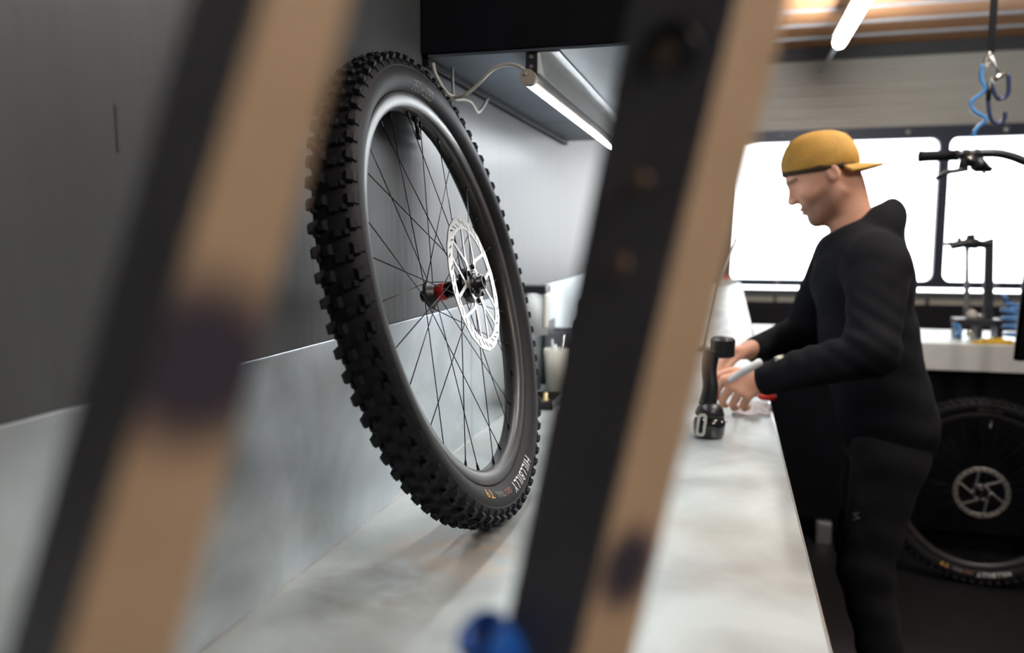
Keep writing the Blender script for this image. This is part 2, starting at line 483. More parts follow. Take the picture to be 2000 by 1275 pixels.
# front wall: sectional door with windows
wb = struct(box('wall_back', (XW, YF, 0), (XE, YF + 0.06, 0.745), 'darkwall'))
wins = [(0.02, 1.84), (1.93, 3.75)]
ZB, ZT = 0.965, 2.27
box('grey_strip', (XW, YF - 0.01, 0.80), (XE, YF + 0.06, 0.865), 'greystrip', wb)
box('header_beam', (XW, YF - 0.06, 3.02), (XE, YF + 0.06, ZC), 'header', wb)
box('end_pier', (XW, YF, 0.865), (wins[0][0] - 0.09, YF + 0.06, 3.02), 'frame', wb)
box('end_pier', (3.84, YF, 0.865), (XE, YF + 0.06, 3.02), 'frame', wb)
npan = 6; zp = np.linspace(2.385, 3.02, npan + 1)
for k in range(npan):
    z0, z1 = zp[k], zp[k + 1]
    m_ = MB()
    prof = [(YF + 0.05, z0 + 0.001), (YF + 0.003, z0 + 0.001), (YF, z0 + 0.008), (YF, z0 + (z1 - z0) * 0.45), (YF + 0.003, z0 + (z1 - z0) * 0.5), (YF, z0 + (z1 - z0) * 0.55), (YF, z1 - 0.008), (YF + 0.003, z1 - 0.001), (YF + 0.05, z1 - 0.001)]
    n_ = len(prof)
    x0_, x1_ = wins[0][0] - 0.09, 3.84
    m_.add([(x0_, y, z) for y, z in prof] + [(x1_, y, z) for y, z in prof], [(i, i + 1, n_ + i + 1, n_ + i) for i in range(n_ - 1)] + [(n_ - 1, 0, n_, 2 * n_ - 1), tuple(range(n_)), tuple(reversed(range(n_, 2 * n_)))])
    m_.build('door_panel', 'doorpanel', wb)
# slit lights under the sill: bars between small openings
for a, b_ in [(XW, 0.16), (0.445, 0.47), (0.78, 0.81), (1.12, 1.15), (1.46, 1.49), (1.80, 1.83), (2.14, 2.17), (2.48, 2.51), (2.82, XE)]:
    box('slot_bar', (a, YF, 0.745), (b_, YF + 0.06, 0.80), 'darkwall', wb)
for k in range(8):
    box('slot_panel', ((0.16, 0.47, 0.81, 1.15, 1.49, 1.83, 2.17, 2.51)[k], YF + 0.004, 0.745), ((0.445, 0.78, 1.12, 1.46, 1.80, 2.14, 2.48, 2.82)[k], YF + 0.05, 0.80), 'cream', wb)
for x0, x1 in wins:
    # frame with rounded inner corners
    name = 'window_1' if x0 < 1 else 'window_2'
    m_ = MB()
    inner = []; outer = []
    r = 0.07
    for cx_, cz_, a0 in ((x1 - r, ZT - r, 0), (x0 + r, ZT - r, PI / 2), (x0 + r, ZB + r, PI), (x1 - r, ZB + r, 1.5 * PI)):
        for q in range(7):
            a = a0 + q * PI / 12
            inner.append((cx_ + r * math.cos(a), cz_ + r * math.sin(a)))
            ox_ = (x1 + (0.045 if x0 < 1 else 0.09)) if math.cos(a0 + PI / 4) > 0 else (x0 - (0.09 if x0 < 1 else 0.045))
            oz_ = (ZT + 0.115) if math.sin(a0 + PI / 4) > 0 else (ZB - 0.068)
            outer.append((ox_, oz_))
    n_ = len(inner)
    vs_ = [(x, YF - 0.02, z) for x, z in inner] + [(x, YF - 0.02, z) for x, z in outer] + [(x, YF + 0.05, z) for x, z in inner] + [(x, YF + 0.05, z) for x, z in outer]
    fs = []
    for i in range(n_):
        j = (i + 1) % n_
        fs += [(i, j, n_ + j, n_ + i), (2 * n_ + i, 3 * n_ + i, 3 * n_ + j, 2 * n_ + j), (i, 2 * n_ + i, 2 * n_ + j, j), (n_ + i, n_ + j, 3 * n_ + j, 3 * n_ + i)]
    m_.add(vs_, fs)
    w = struct(m_.build(name, 'frame'))
    box('pane', (x0 - 0.005, YF + 0.012, ZB - 0.005), (x1 + 0.005, YF + 0.018, ZT + 0.005), 'glass', w)
    for bx_ in (x0 + 0.45, x0 + 1.01, x0 + 1.55):
        MB().lathe([(0.0, -0.012), (0.022, -0.010), (0.028, 0.0), (0.028, 0.004)], 16, ax=((bx_, YF - 0.021, ZT + 0.06), (0, 1, 0))).build('bolt', 'steelgrey', w)
    for bx_ in (x0 + 0.45, x0 + 1.3):
        MB().lathe([(0.0, -0.012), (0.022, -0.010), (0.028, 0.0), (0.028, 0.004)], 16, ax=((bx_, YF - 0.021, ZB - 0.03), (0, 1, 0))).build('bolt', 'steelgrey', w)
box('slit_pane', (wins[0][0] - 0.09, YF + 0.02, 0.862), (3.84, YF + 0.026, 0.899), 'glass', wb)
box('sill', (wins[0][0] - 0.09, YF - 0.05, 0.862), (3.84, YF + 0.0, 0.868), 'sill', wb)
# window portals guide daylight sampling
for x0, x1 in wins:
    l = bpy.data.lights.new('daylight_portal', 'AREA'); l.shape = 'RECTANGLE'; l.size = x1 - x0; l.size_y = ZT - ZB
    l.cycles.is_portal = True
    o = bpy.data.objects.new('daylight_portal', l); C.objects.link(o)
    o.location = ((x0 + x1) / 2, YF + 0.055, (ZB + ZT) / 2); o.rotation_euler = (-PI / 2, 0, 0)

# ------------------------------------------------------------------ work bench along the left wall
XF = 0.122
wbch = thing('workbench', 'long galvanised steel workbench running along the grey wall to the window', 'workbench', (XW, 0, 0))
cuts = [-1.2, 1.652, 4.25, 8.03]
for a, b_ in ((-1.2, 4.25), (4.25, 8.03)):
    box('top_sheet', (XW + 0.008, a + 0.0006, BZ - 0.035), (XF - 0.003, b_ - 0.0006, BZ), 'bench', wbch, 0.0012, 1)
box('front_edge', (XF - 0.003, cuts[0], BZ - 0.045), (XF, 3.70, BZ - 0.0008), 'edge', wbch)
box('front_edge', (XF - 0.003, 4.27, BZ - 0.045), (XF, cuts[-1], BZ - 0.0008), 'edge', wbch)
for a, b_ in zip(cuts[:-1], cuts[1:]):
    box('backsplash_panel', (XW + 0.002, a + 0.001, BZ + 0.0005), (XW + 0.006, b_ - 0.001, BZ + 0.301), 'splash', wbch, 0.0008, 1)
box('joint_bead', (XW + 0.006, -1.2, BZ + 0.0002), (XW + 0.0095, 8.02, BZ + 0.0018), 'edge', wbch)
for k in range(12):
    y0 = -1.2 + 0.78 * k
    box('drawer_front', (XF - 0.06, y0 + 0.004, 0.12), (XF - 0.042, min(y0 + 0.776, 8.02), BZ - 0.05), 'cabblack', wbch, 0.003)
box('carcass', (XW + 0.002, -1.2, 0.1), (XF - 0.06, 8.02, BZ - 0.036), 'cabblack', wbch)
box('plinth', (XW + 0.002, -1.2, 0.0), (XF - 0.1, 8.02, 0.1), 'cabblack', wbch)

# second bench across the room
pb = thing('cross_bench', 'white-topped workbench crossing the room behind the man', 'workbench', (1.3, 3.97, 0))
box('top_sheet', (XF + 0.002, 3.70, BZ - 0.03), (2.6, 4.25, BZ), 'bench', pb, 0.002)
box('front_lip', (XF + 0.03, 3.685, BZ - 0.115), (2.6, 3.70, BZ - 0.001), 'lip', pb, 0.003)
for k in range(4):
    box('door_front', (XF + 0.04 + 0.6 * k, 3.74, 0.10), (XF + 0.635 + 0.6 * k, 3.758, BZ - 0.13), 'cabblack', pb, 0.003)
box('plinth', (XF + 0.02, 3.81, 0.0), (2.55, 3.83, 0.10), 'cabblack', pb)
box('carcass', (XF + 0.02, 3.758, 0.10), (2.55, 4.2, BZ - 0.031), 'cabblack', pb)
for x in (0.42, 1.75, 2.4):
    box('foot', (x, 3.70, 0.0), (x + 0.065, 3.80, 0.1), 'steelgrey', pb, 0.004)

# ------------------------------------------------------------------ wall cabinet with lamp
cb = thing('wall_cabinet', 'black wall cabinet hanging above the bench with steel underside', 'cabinet', (XW, 2.0, 1.7))
CX = -0.13
box('carcass', (XW + 0.001, 1.385, 1.703), (CX, 2.70, 2.5), 'cabblack', cb, 0.003)
for a, b_ in ((1.389, 2.25), (2.254, 2.696)):
    box('bottom_plate', (XW + 0.012, a, 1.697), (CX - 0.004, b_, 1.7025), 'cabsteel', cb, 0.001, 1)
box('rear_rail', (XW + 0.001, 1.392, 1.683), (XW + 0.014, 2.69, 1.697), 'cabblack', cb, 0.002)
for k in range(2):
    box('door', (CX, 1.389 + 0.655 * k, 1.706), (CX + 0.018, 1.389 + 0.655 * k + 0.65, 2.49), 'cabblack', cb, 0.003)
lamp = thing('under_cabinet_lamp', 'slim lit tube lamp fixed under the black wall cabinet', 'lamp', (-0.40, 2.1, 1.69))
# white pelmet plate, tube slung along its lower edge
box('pelmet_plate', (-0.331, 1.392, 1.660), (-0.326, 2.68, 1.6965), 'whiteplastic', lamp, 0.0008, 1)
box('pelmet_flange', (-0.326, 1.392, 1.6945), (-0.292, 2.68, 1.6965), 'channel', lamp)
box('housing', (-0.3525, 1.372, 1.6425), (-0.3325, 2.60, 1.660), 'fixture', lamp, 0.004, 3)
box('tube', (-0.351, 1.386, 1.6395), (-0.335, 2.595, 1.6425), 'tube', lamp, 0.001, 2)
MB().tube([(-0.341, 1.362, 1.649), (-0.341, 1.384, 1.649)], 0.0135, 18).build('end_cap', 'fixture', lamp)
box('bracket', (-0.352, 1.394, 1.664), (-0.331, 1.43, 1.6965), 'darkmetal', lamp, 0.001)
for z_ in (1.672, 1.688):
    MB().cyl((-0.341, 1.390, z_), (-0.341, 1.394, z_), 0.0035, 12).build('screw', 'steelgrey', lamp)
def cab_pt(u, v, x):   # helper for cable routes: point of the ray through (u,v) at wall offset x
    r = W2C.transposed() @ Vector((u - 1000, -(v - 637.5), -FPX))
    return CAM + r * (x / r.x)
P = cab_pt
cable = [P(846, 124, -0.52), P(851, 145, -0.515), P(870, 178, -0.50), P(886, 189, -0.49), P(905, 187, -0.468), P(932, 166, -0.440), P(962, 136, -0.41), P(988, 126, -0.385), P(1012, 129, -0.362), P(1028, 140, -0.347), (-0.3425, 1.3595, 1.654)]
tag(MB().tube(smooth_path(cable, 8), 0.0032, 10).build('lamp_cable', 'cable'), 'cream cable looping from the cabinet corner to the tube lamp', 'cable')
c2 = [P(884, 118, -0.520), P(884, 160, -0.512), P(888, 192, -0.505), P(905, 195, -0.500), P(920, 200, -0.492), P(933, 219, -0.497), P(943, 210, -0.507), P(953, 193, -0.52)]
tag(MB().tube(smooth_path(c2, 8), 0.0028, 10).build('spare_cable', 'cable'), 'short white cable end hanging in a V below the cabinet', 'cable')

# ------------------------------------------------------------------ ceiling battens
def batten(y0, y1, x, label):
    t = thing('ceiling_batten', label, 'lamp', (x, (y0 + y1) / 2, 3.0), 'ceiling batten lamps')
    box('housing', (x - 0.045, y0, 2.945), (x + 0.045, y1, 2.995), 'fixture', t, 0.004)
    MB().tube([(x, y0 + 0.012, 2.90), (x, y0 + 0.03, 2.90), (x, y1 - 0.03, 2.90), (x, y1 - 0.012, 2.90)], [0.035, 0.045, 0.045, 0.035], 20).build('diffuser', 'batten', t)
    for y in (y0 + 0.2, y1 - 0.2):
        box('hanger', (x - 0.012, y - 0.01, 2.995), (x + 0.012, y + 0.01, ZC - 0.001), 'strip', t)
    return t
b1 = batten(5.45, 6.98, 0.80, 'lit white ceiling batten above the man near the door panels')
batten(1.6, 3.1, 0.95, 'added unseen ceiling batten lighting the man and bench from above')  # added lamp out of view, brightens the man and the bench
batten(-0.9, 0.6, 1.5, 'added unseen ceiling batten lighting the near bars from the right')  # another added lamp out of view, lights the bronze bar faces
tag(MB().box((0.785, 6.985, 2.905), (0.815, 8.13, 2.93)).build('conduit', 'strip', None, 0.002), 'pale metal conduit running from the ceiling batten to the door panels', 'conduit')

# ------------------------------------------------------------------ wheels
TP = [(0.3105, 0.0135), (0.3135, 0.0190), (0.319, 0.0246), (0.326, 0.0287), (0.334, 0.0310), (0.343, 0.0312), (0.351, 0.0294), (0.357, 0.0250), (0.3618, 0.0170), (0.3642, 0.0085), (0.3650, 0.0)]
def side_z(r):
    for (r0, z0), (r1, z1) in zip(TP[:-1], TP[1:]):
        if r0 <= r <= r1: return z0 + (z1 - z0) * (r - r0) / (r1 - r0)
    return TP[0][1] if r < TP[0][0] else 0.03

def text_mesh(name, txt, ang_start, ang_end, r_lo, r_hi, off=0.0005):
    """text bent clockwise round the sidewall, letter tops outward"""
    cu = bpy.data.curves.new(name, 'FONT'); cu.body = txt; cu.size = 1.0; cu.resolution_u = 2; cu.space_character = 1.12
    ob = bpy.data.objects.new(name, cu); C.objects.link(ob)
    dg = bpy.context.evaluated_depsgraph_get()
    me = bpy.data.meshes.new_from_object(ob.evaluated_get(dg))
    bpy.data.objects.remove(ob); bpy.data.curves.remove(cu)
    bm = bmesh.new(); bm.from_mesh(me)
    bmesh.ops.triangulate(bm, faces=bm.faces)
    bmesh.ops.subdivide_edges(bm, edges=bm.edges, cuts=1, use_grid_fill=False)
    xs = [v.co.x for v in bm.verts]; ys_ = [v.co.y for v in bm.verts]
    x0, x1, y0, y1 = min(xs), max(xs), min(ys_), max(ys_)
    for v in bm.verts:
        a = ang_start + (ang_end - ang_start) * (v.co.x - x0) / (x1 - x0)
        r = r_lo + (r_hi - r_lo) * (v.co.y - y0) / (y1 - y0)
        v.co = (r * math.cos(a), r * math.sin(a), side_z(r) + off)
    bmesh.ops.recalc_face_normals(bm, faces=bm.faces)
    bm.to_mesh(me); bm.free()
    return me

def knob_mesh(l, w, h, skew=0.0, taper=0.72):
    a, b = l / 2, w / 2; c, d = a * taper, b * taper
    m_ = MB()
    m_.hexa([(-a, -b, -0.003), (a, -b, -0.003), (a, b, -0.003), (-a, b, -0.003), (-c + skew, -d, h), (c + skew, -d, h), (c + skew, d, h), (-c + skew, d, h)])
    return m_

def frame_at(theta, r, z, tilt):
    """matrix: local x circumferential, y axial-ish, z outward, tilted towards +z side by tilt"""
    rad = Vector((math.cos(theta), math.sin(theta), 0)); tan = Vector((-math.sin(theta), math.cos(theta), 0)); axl = Vector((0, 0, 1))
    out = rad * math.cos(tilt) + axl * math.sin(tilt)
    side = out.cross(tan)
    mt = Matrix((tan, side, out)).transposed().to_4x4()
    mt.translation = rad * r + axl * z
    return mt

def build_rotor(root, r_out, z, arms, fancy):
    """brake disc: wavy slotted ring, forked (or single) arms, spider"""
    st6 = 2 * PI / arms
    r_in = r_out * 0.82
    def pol(r, a): return np.array([r * math.cos(a), r * math.sin(a)])
    def seg(Q, p, q, w):
        d = q - p
        t = np.clip(((Q - p) @ d) / (d @ d), 0, 1)
        return np.linalg.norm(Q - p - t[..., None] * d, axis=-1) - w
    def flat(Q):
        r = np.linalg.norm(Q, axis=-1); th = np.arctan2(Q[..., 1], Q[..., 0])
        ro = r_out * (1 + 0.006 * np.sin(18 * th))
        d = np.maximum(r - ro, r_in - r)
        d = np.minimum(d, np.maximum(r - 0.0325, 0.0235 - r))
        for i in range(arms):
            a_ = i * st6
            if fancy:
                d = np.minimum(d, seg(Q, pol(0.030, a_), pol(0.043, a_ - 0.06), 0.0058))
                d = np.minimum(d, seg(Q, pol(0.042, a_ - 0.06), pol(r_in + 0.002, a_ - 0.52), 0.0031))
                d = np.minimum(d, seg(Q, pol(0.042, a_ - 0.02), pol(r_in + 0.002, a_ + 0.16), 0.0031))
            else:
                d = np.minimum(d, seg(Q, pol(0.030, a_), pol(0.038, a_), 0.0050))
                d = np.minimum(d, seg(Q, pol(0.036, a_), pol(r_in + 0.002, a_ - 0.42), 0.0036))
        d = np.maximum(d, 0.0235 - r)
        ns = 36 if fancy else 24
        ln, wd = (0.0058, 0.0010) if fancy else (0.0035, 0.0017)
        for i in range(ns):
            a_ = 2 * PI * i / ns + 0.03
            rm = r_out * (0.905 + (0.03 if i % 3 == 0 else (-0.022 if i % 3 == 1 else 0.0)))
            c = pol(rm, a_); dr = pol(1, a_ + 0.95)
            d = np.maximum(d, -seg(Q, c - dr * ln, c + dr * ln, wd))
        return d
    h = 0.0010 if fancy else 0.0016
    def fn(P):
        f2 = flat(P[:, :, 0, :2])[:, :, None]
        return np.maximum(np.broadcast_to(f2, P.shape[:3]), np.abs(P[..., 2] - z) - 0.0010)
    e = r_out * 1.03
    V_, Q_ = surf_net(fn, (-e, -e, z - 0.0031), (e, e, z + 0.0031), h)
    me = np_mesh('brake_rotor', V_, Q_)
    me.polygons.foreach_set('use_smooth', [False] * len(me.polygons))
    rot = link('brake_rotor', me, 'rotor', root)
    for k in range(6):
        a = 2 * PI * (k + 0.35) / 6
        MB().lathe([(0.0, 0.0048), (0.0038, 0.0046), (0.0045, 0.003), (0.0045, -0.004)], 12, ax=((0.0275 * math.cos(a), 0.0275 * math.sin(a), z), (0, 0, 1))).build('rotor_bolt', 'hub', rot)
    return rot

SHARED = {}
def build_wheel(name, label, group, center, n, spin, fine, rotor_r, rotor_z):
    n = Vector(n).normalized()
    up = (Vector((0, 0, 1)) - n * n.z).normalized()
    rt = up.cross(n)
    R = Matrix((rt, up, n)).transposed().to_4x4()
    root = bpy.data.objects.new(name, None); C.objects.link(root)
    root['local'] = 1
    tag(root, label, 'wheel', group)
    root.matrix_world = Matrix.Translation(center) @ R @ Matrix.Rotation(spin, 4, 'Z')
    root_m = root.matrix_world.copy()
    # tyre casing
    if 'tyre' not in SHARED:
        prof = [(0.3090, 0.011)] + TP + [(r, -z) for r, z in reversed(TP[:-1])] + [(0.3090, -0.011)]
        SHARED['tyre'] = MB().lathe(prof, 144, closed=True).mesh('tyre')
    ty = link('tyre', SHARED['tyre'], 'sidewall', root)
    NP = 75
    rnd = random.Random(3)
    shoulder = knob_mesh(0.0165, 0.0115, 0.0080, 0.0018, 0.66).mesh('shoulder_knob')
    centre = knob_mesh(0.0150, 0.0120, 0.0062, 0.0022, 0.68).mesh('centre_knob')
    stuff = MB(); hair = MB()
    knobs = []
    for k in range(NP):
        th = 2 * PI * k / NP
        for sd in (-1, 1):
            knobs.append((shoulder, frame_at(th + (0.5 * PI / NP if sd > 0 else 0), 0.3585, 0.0238 * sd, sd * 0.80)))
            alt = 0.0068 if k % 2 else 0.0092
            knobs.append((centre, frame_at(th + (PI / NP if sd > 0 else 0.2 * PI / NP), 0.3645, alt * sd, sd * 0.2)))
            stuff_f = frame_at(th + (1.2 * PI / NP if sd > 0 else 0.75 * PI / NP), 0.3615, 0.0185 * sd, sd * 0.5)
            km = knob_mesh(0.0085, 0.0075, 0.0055)
            stuff.add([stuff_f @ Vector(v) for v in km.v], km.f)
            # ribs that run from the shoulder knob down the sidewall
            ribf = frame_at(th + (0.5 * PI / NP if sd > 0 else 0), 0.3520, 0.0292 * sd, sd * 1.25)
            km = knob_mesh(0.0105, 0.010, 0.0018)
            stuff.add([ribf @ Vector(v) for v in km.v], km.f)
    for i, (me, mt) in enumerate(knobs):
        if fine:
            o = link('tread_knob', me, 'rubber', ty); o.matrix_local = mt
        else:
            stuff.add([mt @ v.co for v in me.vertices], [tuple(p.vertices) for p in me.polygons])
        if fine:
            for q in range(6):
                b0 = mt @ Vector((rnd.uniform(-0.006, 0.006), rnd.uniform(-0.004, 0.004), 0.0055))
                dr = (mt.to_3x3() @ Vector((rnd.uniform(-0.35, 0.35), rnd.uniform(-0.3, 0.3), 1))).normalized() * rnd.uniform(0.002, 0.0065)
                sdv = dr.orthogonal().normalized() * 0.00036; s2 = dr.normalized().cross(sdv)
                tip = root_m @ (b0 + dr)
                if tip.z < BZ + 0.004 or tip.x < XW + 0.008: continue
                hair.add([b0 + sdv, b0 - sdv * 0.5 + s2 * 0.86, b0 - sdv * 0.5 - s2 * 0.86, b0 + dr], [(0, 1, 3), (1, 2, 3), (2, 0, 3)])
    s_ = stuff.build('small_tread', 'rubber', ty); s_['kind'] = 'stuff'
    if fine:
        h_ = hair.build('rubber_hairs', 'rubber', ty); h_['kind'] = 'stuff'
        MB().tube([(0.3455 * math.cos(a), 0.3455 * math.sin(a), 0.0308) for a in [2 * PI * k / 120 for k in range(120)]], 0.0004, 6, closed=True).build('mould_line', 'hubgrey', ty)
    # lettering (clockwise)
    D = math.radians
    if 'txt' not in SHARED:
        SHARED['txt'] = [(text_mesh('name_print', 'HILLBILLY', D(-71.5), D(-92.0), 0.3205, 0.3365), 'white'),
                         (text_mesh('grade_print', 'GRID', D(-94.5), D(-99.5), 0.3215, 0.3305), 'orangeprint'),
                         (text_mesh('casing_print', 'TRAIL', D(-100.3), D(-107), 0.3215, 0.3305), 'greyprint'),
                         (text_mesh('compound_print', 'T9', D(-109.5), D(-115), 0.3185, 0.3320), 'yellowprint'),
                         (text_mesh('maker_print', 'SPECIALIZED', D(92), D(77), 0.3150, 0.3290), 'greyprint')]
    for me, mm in SHARED['txt']:
        link(me.name.split('.')[0], me, mm, ty)
    # rim
    if 'rim' not in SHARED:
        h_ = [(0.3110, 0.0130), (0.3115, 0.0172), (0.3090, 0.0178), (0.3040, 0.0172), (0.2965, 0.0158), (0.2905, 0.0130), (0.2870, 0.0085), (0.2860, 0.0)]
        prof = h_ + [(r, -z) for r, z in reversed(h_[:-1])] + [(0.3045, -0.011), (0.3045, 0.011)]
        SHARED['rim'] = MB().lathe(prof, 144, closed=True).mesh('rim')
    rim = link('rim', SHARED['rim'], 'rim', root)
    # hub
    zn, zf = rotor_z - 0.016, -0.034
    hub = MB().lathe([(0.0, zf - 0.014), (0.0085, zf - 0.014), (0.0095, zf - 0.012), (0.0095, zf - 0.004), (0.0125, zf - 0.003), (0.0125, zn), (0.026, zn), (0.0275, zn + 0.002), (0.0275, zn + 0.0055), (0.021, zn + 0.009), (0.021, rotor_z + 0.0035), (0.0165, rotor_z + 0.006), (0.0115, rotor_z + 0.008), (0.0115, rotor_z + 0.016), (0.0085, rotor_z + 0.016), (0.0085, rotor_z + 0.004), (0.0, rotor_z + 0.004)], 40).build('hub_shell', 'hub', root)
    MB().lathe([(0.0115, zf - 0.004), (0.022, zf - 0.003), (0.0235, zf - 0.001), (0.0235, zf + 0.001), (0.019, zf + 0.003), (0.0145, zf + 0.012), (0.0132, zf + 0.013)], 40).build('flange', 'hubgrey', hub)
    MB().lathe([(0.0130, zf + 0.0125), (0.0137, zf + 0.013), (0.0137, zf + 0.0275), (0.0130, zf + 0.028)], 40).build('red_ring', 'red', hub)
    if rotor_r:
        build_rotor(root, rotor_r, rotor_z, 6, fine)
    # spokes and nipples
    st = 2 * PI / 7
    for side, zfl, off in ((1, zn + 0.003, PI / 14), (-1, zf, 0.0)):
        for j in range(7):
            for ld in (0, 1):
                hu = off + j * st + (st / 2 if ld else 0)
                ra = hu + (1 if not ld else -1) * 1.5 * st
                rh = 0.0245 if side > 0 else 0.0205
                a = Vector((rh * math.cos(hu), rh * math.sin(hu), zfl + (0.0015 if ld else -0.0015)))
                b = Vector((0.2870 * math.cos(ra), 0.2870 * math.sin(ra), 0.002 * side))
                d = (b - a).normalized()
                sp = MB().tube([a, b - d * 0.012], 0.00085, 6).build('spoke', 'spoke', root)
                if fine:
                    MB().tube([b - d * 0.013, b - d * 0.0095, b - d * 0.009, b + d * 0.003], [0.0013, 0.0016, 0.0021, 0.0024], 8).build('nipple', 'spoke', sp)
    # valve
    va = D(84) - 0.03
    dr = Vector((math.cos(va), math.sin(va), 0))
    v = MB().tube([dr * 0.2870, dr * 0.281, dr * 0.2805, dr * 0.266, dr * 0.2655, dr * 0.252, dr * 0.249], [0.0050, 0.0050, 0.0030, 0.0030, 0.0038, 0.0036, 0.0018], 12).build('valve', 'hub' if fine else 'chrome', root)
    if fine:      # seat the tyre on the bench and against the wall
        mw = root.matrix_world
        pts = [mw @ (mt @ v.co) for me, mt in knobs for v in me.vertices]
        root.location.z += BZ + 0.0004 - min(p.z for p in pts)
        root.location.x += max(0.0, XW + 0.0006 - min(p.x for p in pts))
    return root

build_wheel('bicycle_wheel', 'black mountain bike wheel with knobbly tyre leaning on the bench against the wall', 'mountain bike wheels',
            (-0.4275, 1.1929, 1.2918), (0.9697, 0.0115, 0.244), 0.0, True, 0.1077, 0.0429)

# wheel standing on the floor against the cross bench
build_wheel('bicycle_wheel', 'black mountain bike wheel standing in the dark on the floor behind the man', 'mountain bike wheels',
            (0.995, 3.46, 0.372), (-0.12, -0.985, 0.10), math.radians(2), False, 0.100, 0.0415)

# ------------------------------------------------------------------ near stand (strongly out of focus)
def cam_pt(u, v, d):
    return CAM + W2C.transposed() @ (Vector((u - 1000, -(v - 637.5), -FPX)) / FPX * d)
RIGHT = W2C.transposed() @ Vector((1, 0, 0)); FWD = W2C.transposed() @ Vector((0, 0, -1)); FWD = Vector((FWD.x, FWD.y, 0)).normalized(); RIGHT = Vector((RIGHT.x, RIGHT.y, 0)).normalized()
AL = math.radians(48)
DD = -RIGHT * math.cos(AL) + FWD * math.sin(AL)      # along the dark face, away from the ridge
DB = RIGHT * math.sin(AL) + FWD * math.cos(AL)       # along the bronze face
ND = -DB; NB = -DD
st = thing('truing_stand', 'out-of-focus metal stand with two bronze and dark grey bars close to the camera', 'stand', (-0.15, 0.16, BZ))
def arm(top, bot, a_t, a_b, b_t, b_b, spotv, rad, name='upright'):
    """bar from the bench to above the frame; ridge edge through two world points"""
    d = (top - bot)
    def ridge(z): return bot + d * ((z - bot.z) / d.z)
    def wid(z, t, b): return b + (t - b) * max(-0.2, min(1.25, (z - bot.z) / d.z))
    zs = [BZ + 0.03, bot.z - 0.1, bot.z, (bot.z + top.z) / 2, top.z, top.z + 0.07]
    def sect(z):
        p = ridge(z); a = wid(z, a_t, a_b); b = wid(z, b_t, b_b)
        return p, p + DD * a, p + DD * a + DB * b, p + DB * b
    S = [sect(z) for z in zs]
    o = MB(); n_ = len(S)
    vs_ = [q for s in S for q in s]
    fs = []
    for i in range(n_ - 1):
        for k in range(4):
            fs.append((i * 4 + k, i * 4 + (k + 1) % 4, i * 4 + 4 + (k + 1) % 4, i * 4 + 4 + k))
    fs += [(3, 2, 1, 0), tuple((n_ - 1) * 4 + k for k in range(4))]
    o.add(vs_, fs)
    me = o.mesh(name)
    me.materials.append(M['armdark'])
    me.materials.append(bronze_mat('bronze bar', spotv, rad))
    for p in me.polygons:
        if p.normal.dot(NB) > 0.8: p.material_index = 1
    ob = bpy.data.objects.new(name, me); C.objects.link(ob); ob.parent = st
    ob.matrix_parent_inverse = Matrix.Translation(st.location).inverted()
    bv = ob.modifiers.new('bevel', 'BEVEL'); bv.width = 0.0012; bv.segments = 2; bv.limit_method = 'ANGLE'; bv.angle_limit = 0.6
    return ob, ridge, wid
lt, lb = cam_pt(512, 0, 0.165), cam_pt(125, 1275, 0.165)
rt_, rb = cam_pt(1440, 0, 0.25), cam_pt(1130, 1275, 0.25)
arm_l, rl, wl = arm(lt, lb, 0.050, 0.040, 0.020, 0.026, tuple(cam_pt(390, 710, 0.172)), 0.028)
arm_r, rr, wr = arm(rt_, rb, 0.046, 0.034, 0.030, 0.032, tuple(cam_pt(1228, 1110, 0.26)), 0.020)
# bolts and boss on the dark face of the far bar
def on_dark(v_img, t):
    z = (cam_pt(1290, v_img, 0.26)).z
    return rr(z) + DD * (wr(z, 0.046, 0.033) * t)
p = on_dark(100, 0.5)
MB().lathe([(0.0125, -0.001), (0.0125, 0.0015), (0.0105, 0.0025), (0.0092, 0.0015), (0.0090, -0.004), (0.0, -0.004)], 32, ax=(p, ND)).build('boss', 'plastic', arm_r)
MB().lathe([(0.0, 0.0035), (0.0045, 0.003), (0.0048, -0.003)], 20, ax=(p, ND)).build('bolt', 'boltb', arm_r)
for v_ in (355, 525):
    p = on_dark(v_, 0.52)
    MB().lathe([(0.0, 0.003), (0.0032, 0.0024), (0.0048, 0.0), (0.0048, -0.001)], 20, ax=(p, ND)).build('bolt', 'boltb', arm_r)
# blue knob on the lower bar, base casting on the bench
p = on_dark(1295, 0.90)
kd = (ND * 0.5 - RIGHT * 0.2 + Vector((0, 0, 0.85))).normalized()
MB().lathe([(0.0, -0.020), (0.0085, -0.020), (0.0095, -0.018), (0.0095, 0.010), (0.0086, 0.0115), (0.0070, 0.011), (0.0062, 0.004), (0.0, 0.002)], 28, ax=(p + ND * 0.006, kd)).build('blue_knob', 'blue', st)
z0 = BZ
bl, br = rl(BZ + 0.04), rr(BZ + 0.04)
m_ = MB()
ctr = (bl + br) / 2; ln = (br - bl); ln.z = 0; L_ = ln.length / 2 + 0.05; ln.normalize(); pr = Vector((-ln.y, ln.x, 0))
lo = [ctr - ln * L_ - pr * 0.055, ctr + ln * L_ - pr * 0.055, ctr + ln * L_ + pr * 0.055, ctr - ln * L_ + pr * 0.055]
m_.hexa([Vector((q.x, q.y, BZ + 0.001)) for q in lo] + [Vector((ctr.x + (q.x - ctr.x) * 0.93, ctr.y + (q.y - ctr.y) * 0.93, BZ + 0.045)) for q in lo])
m_.build('base', 'armdark', st, 0.006, 3)

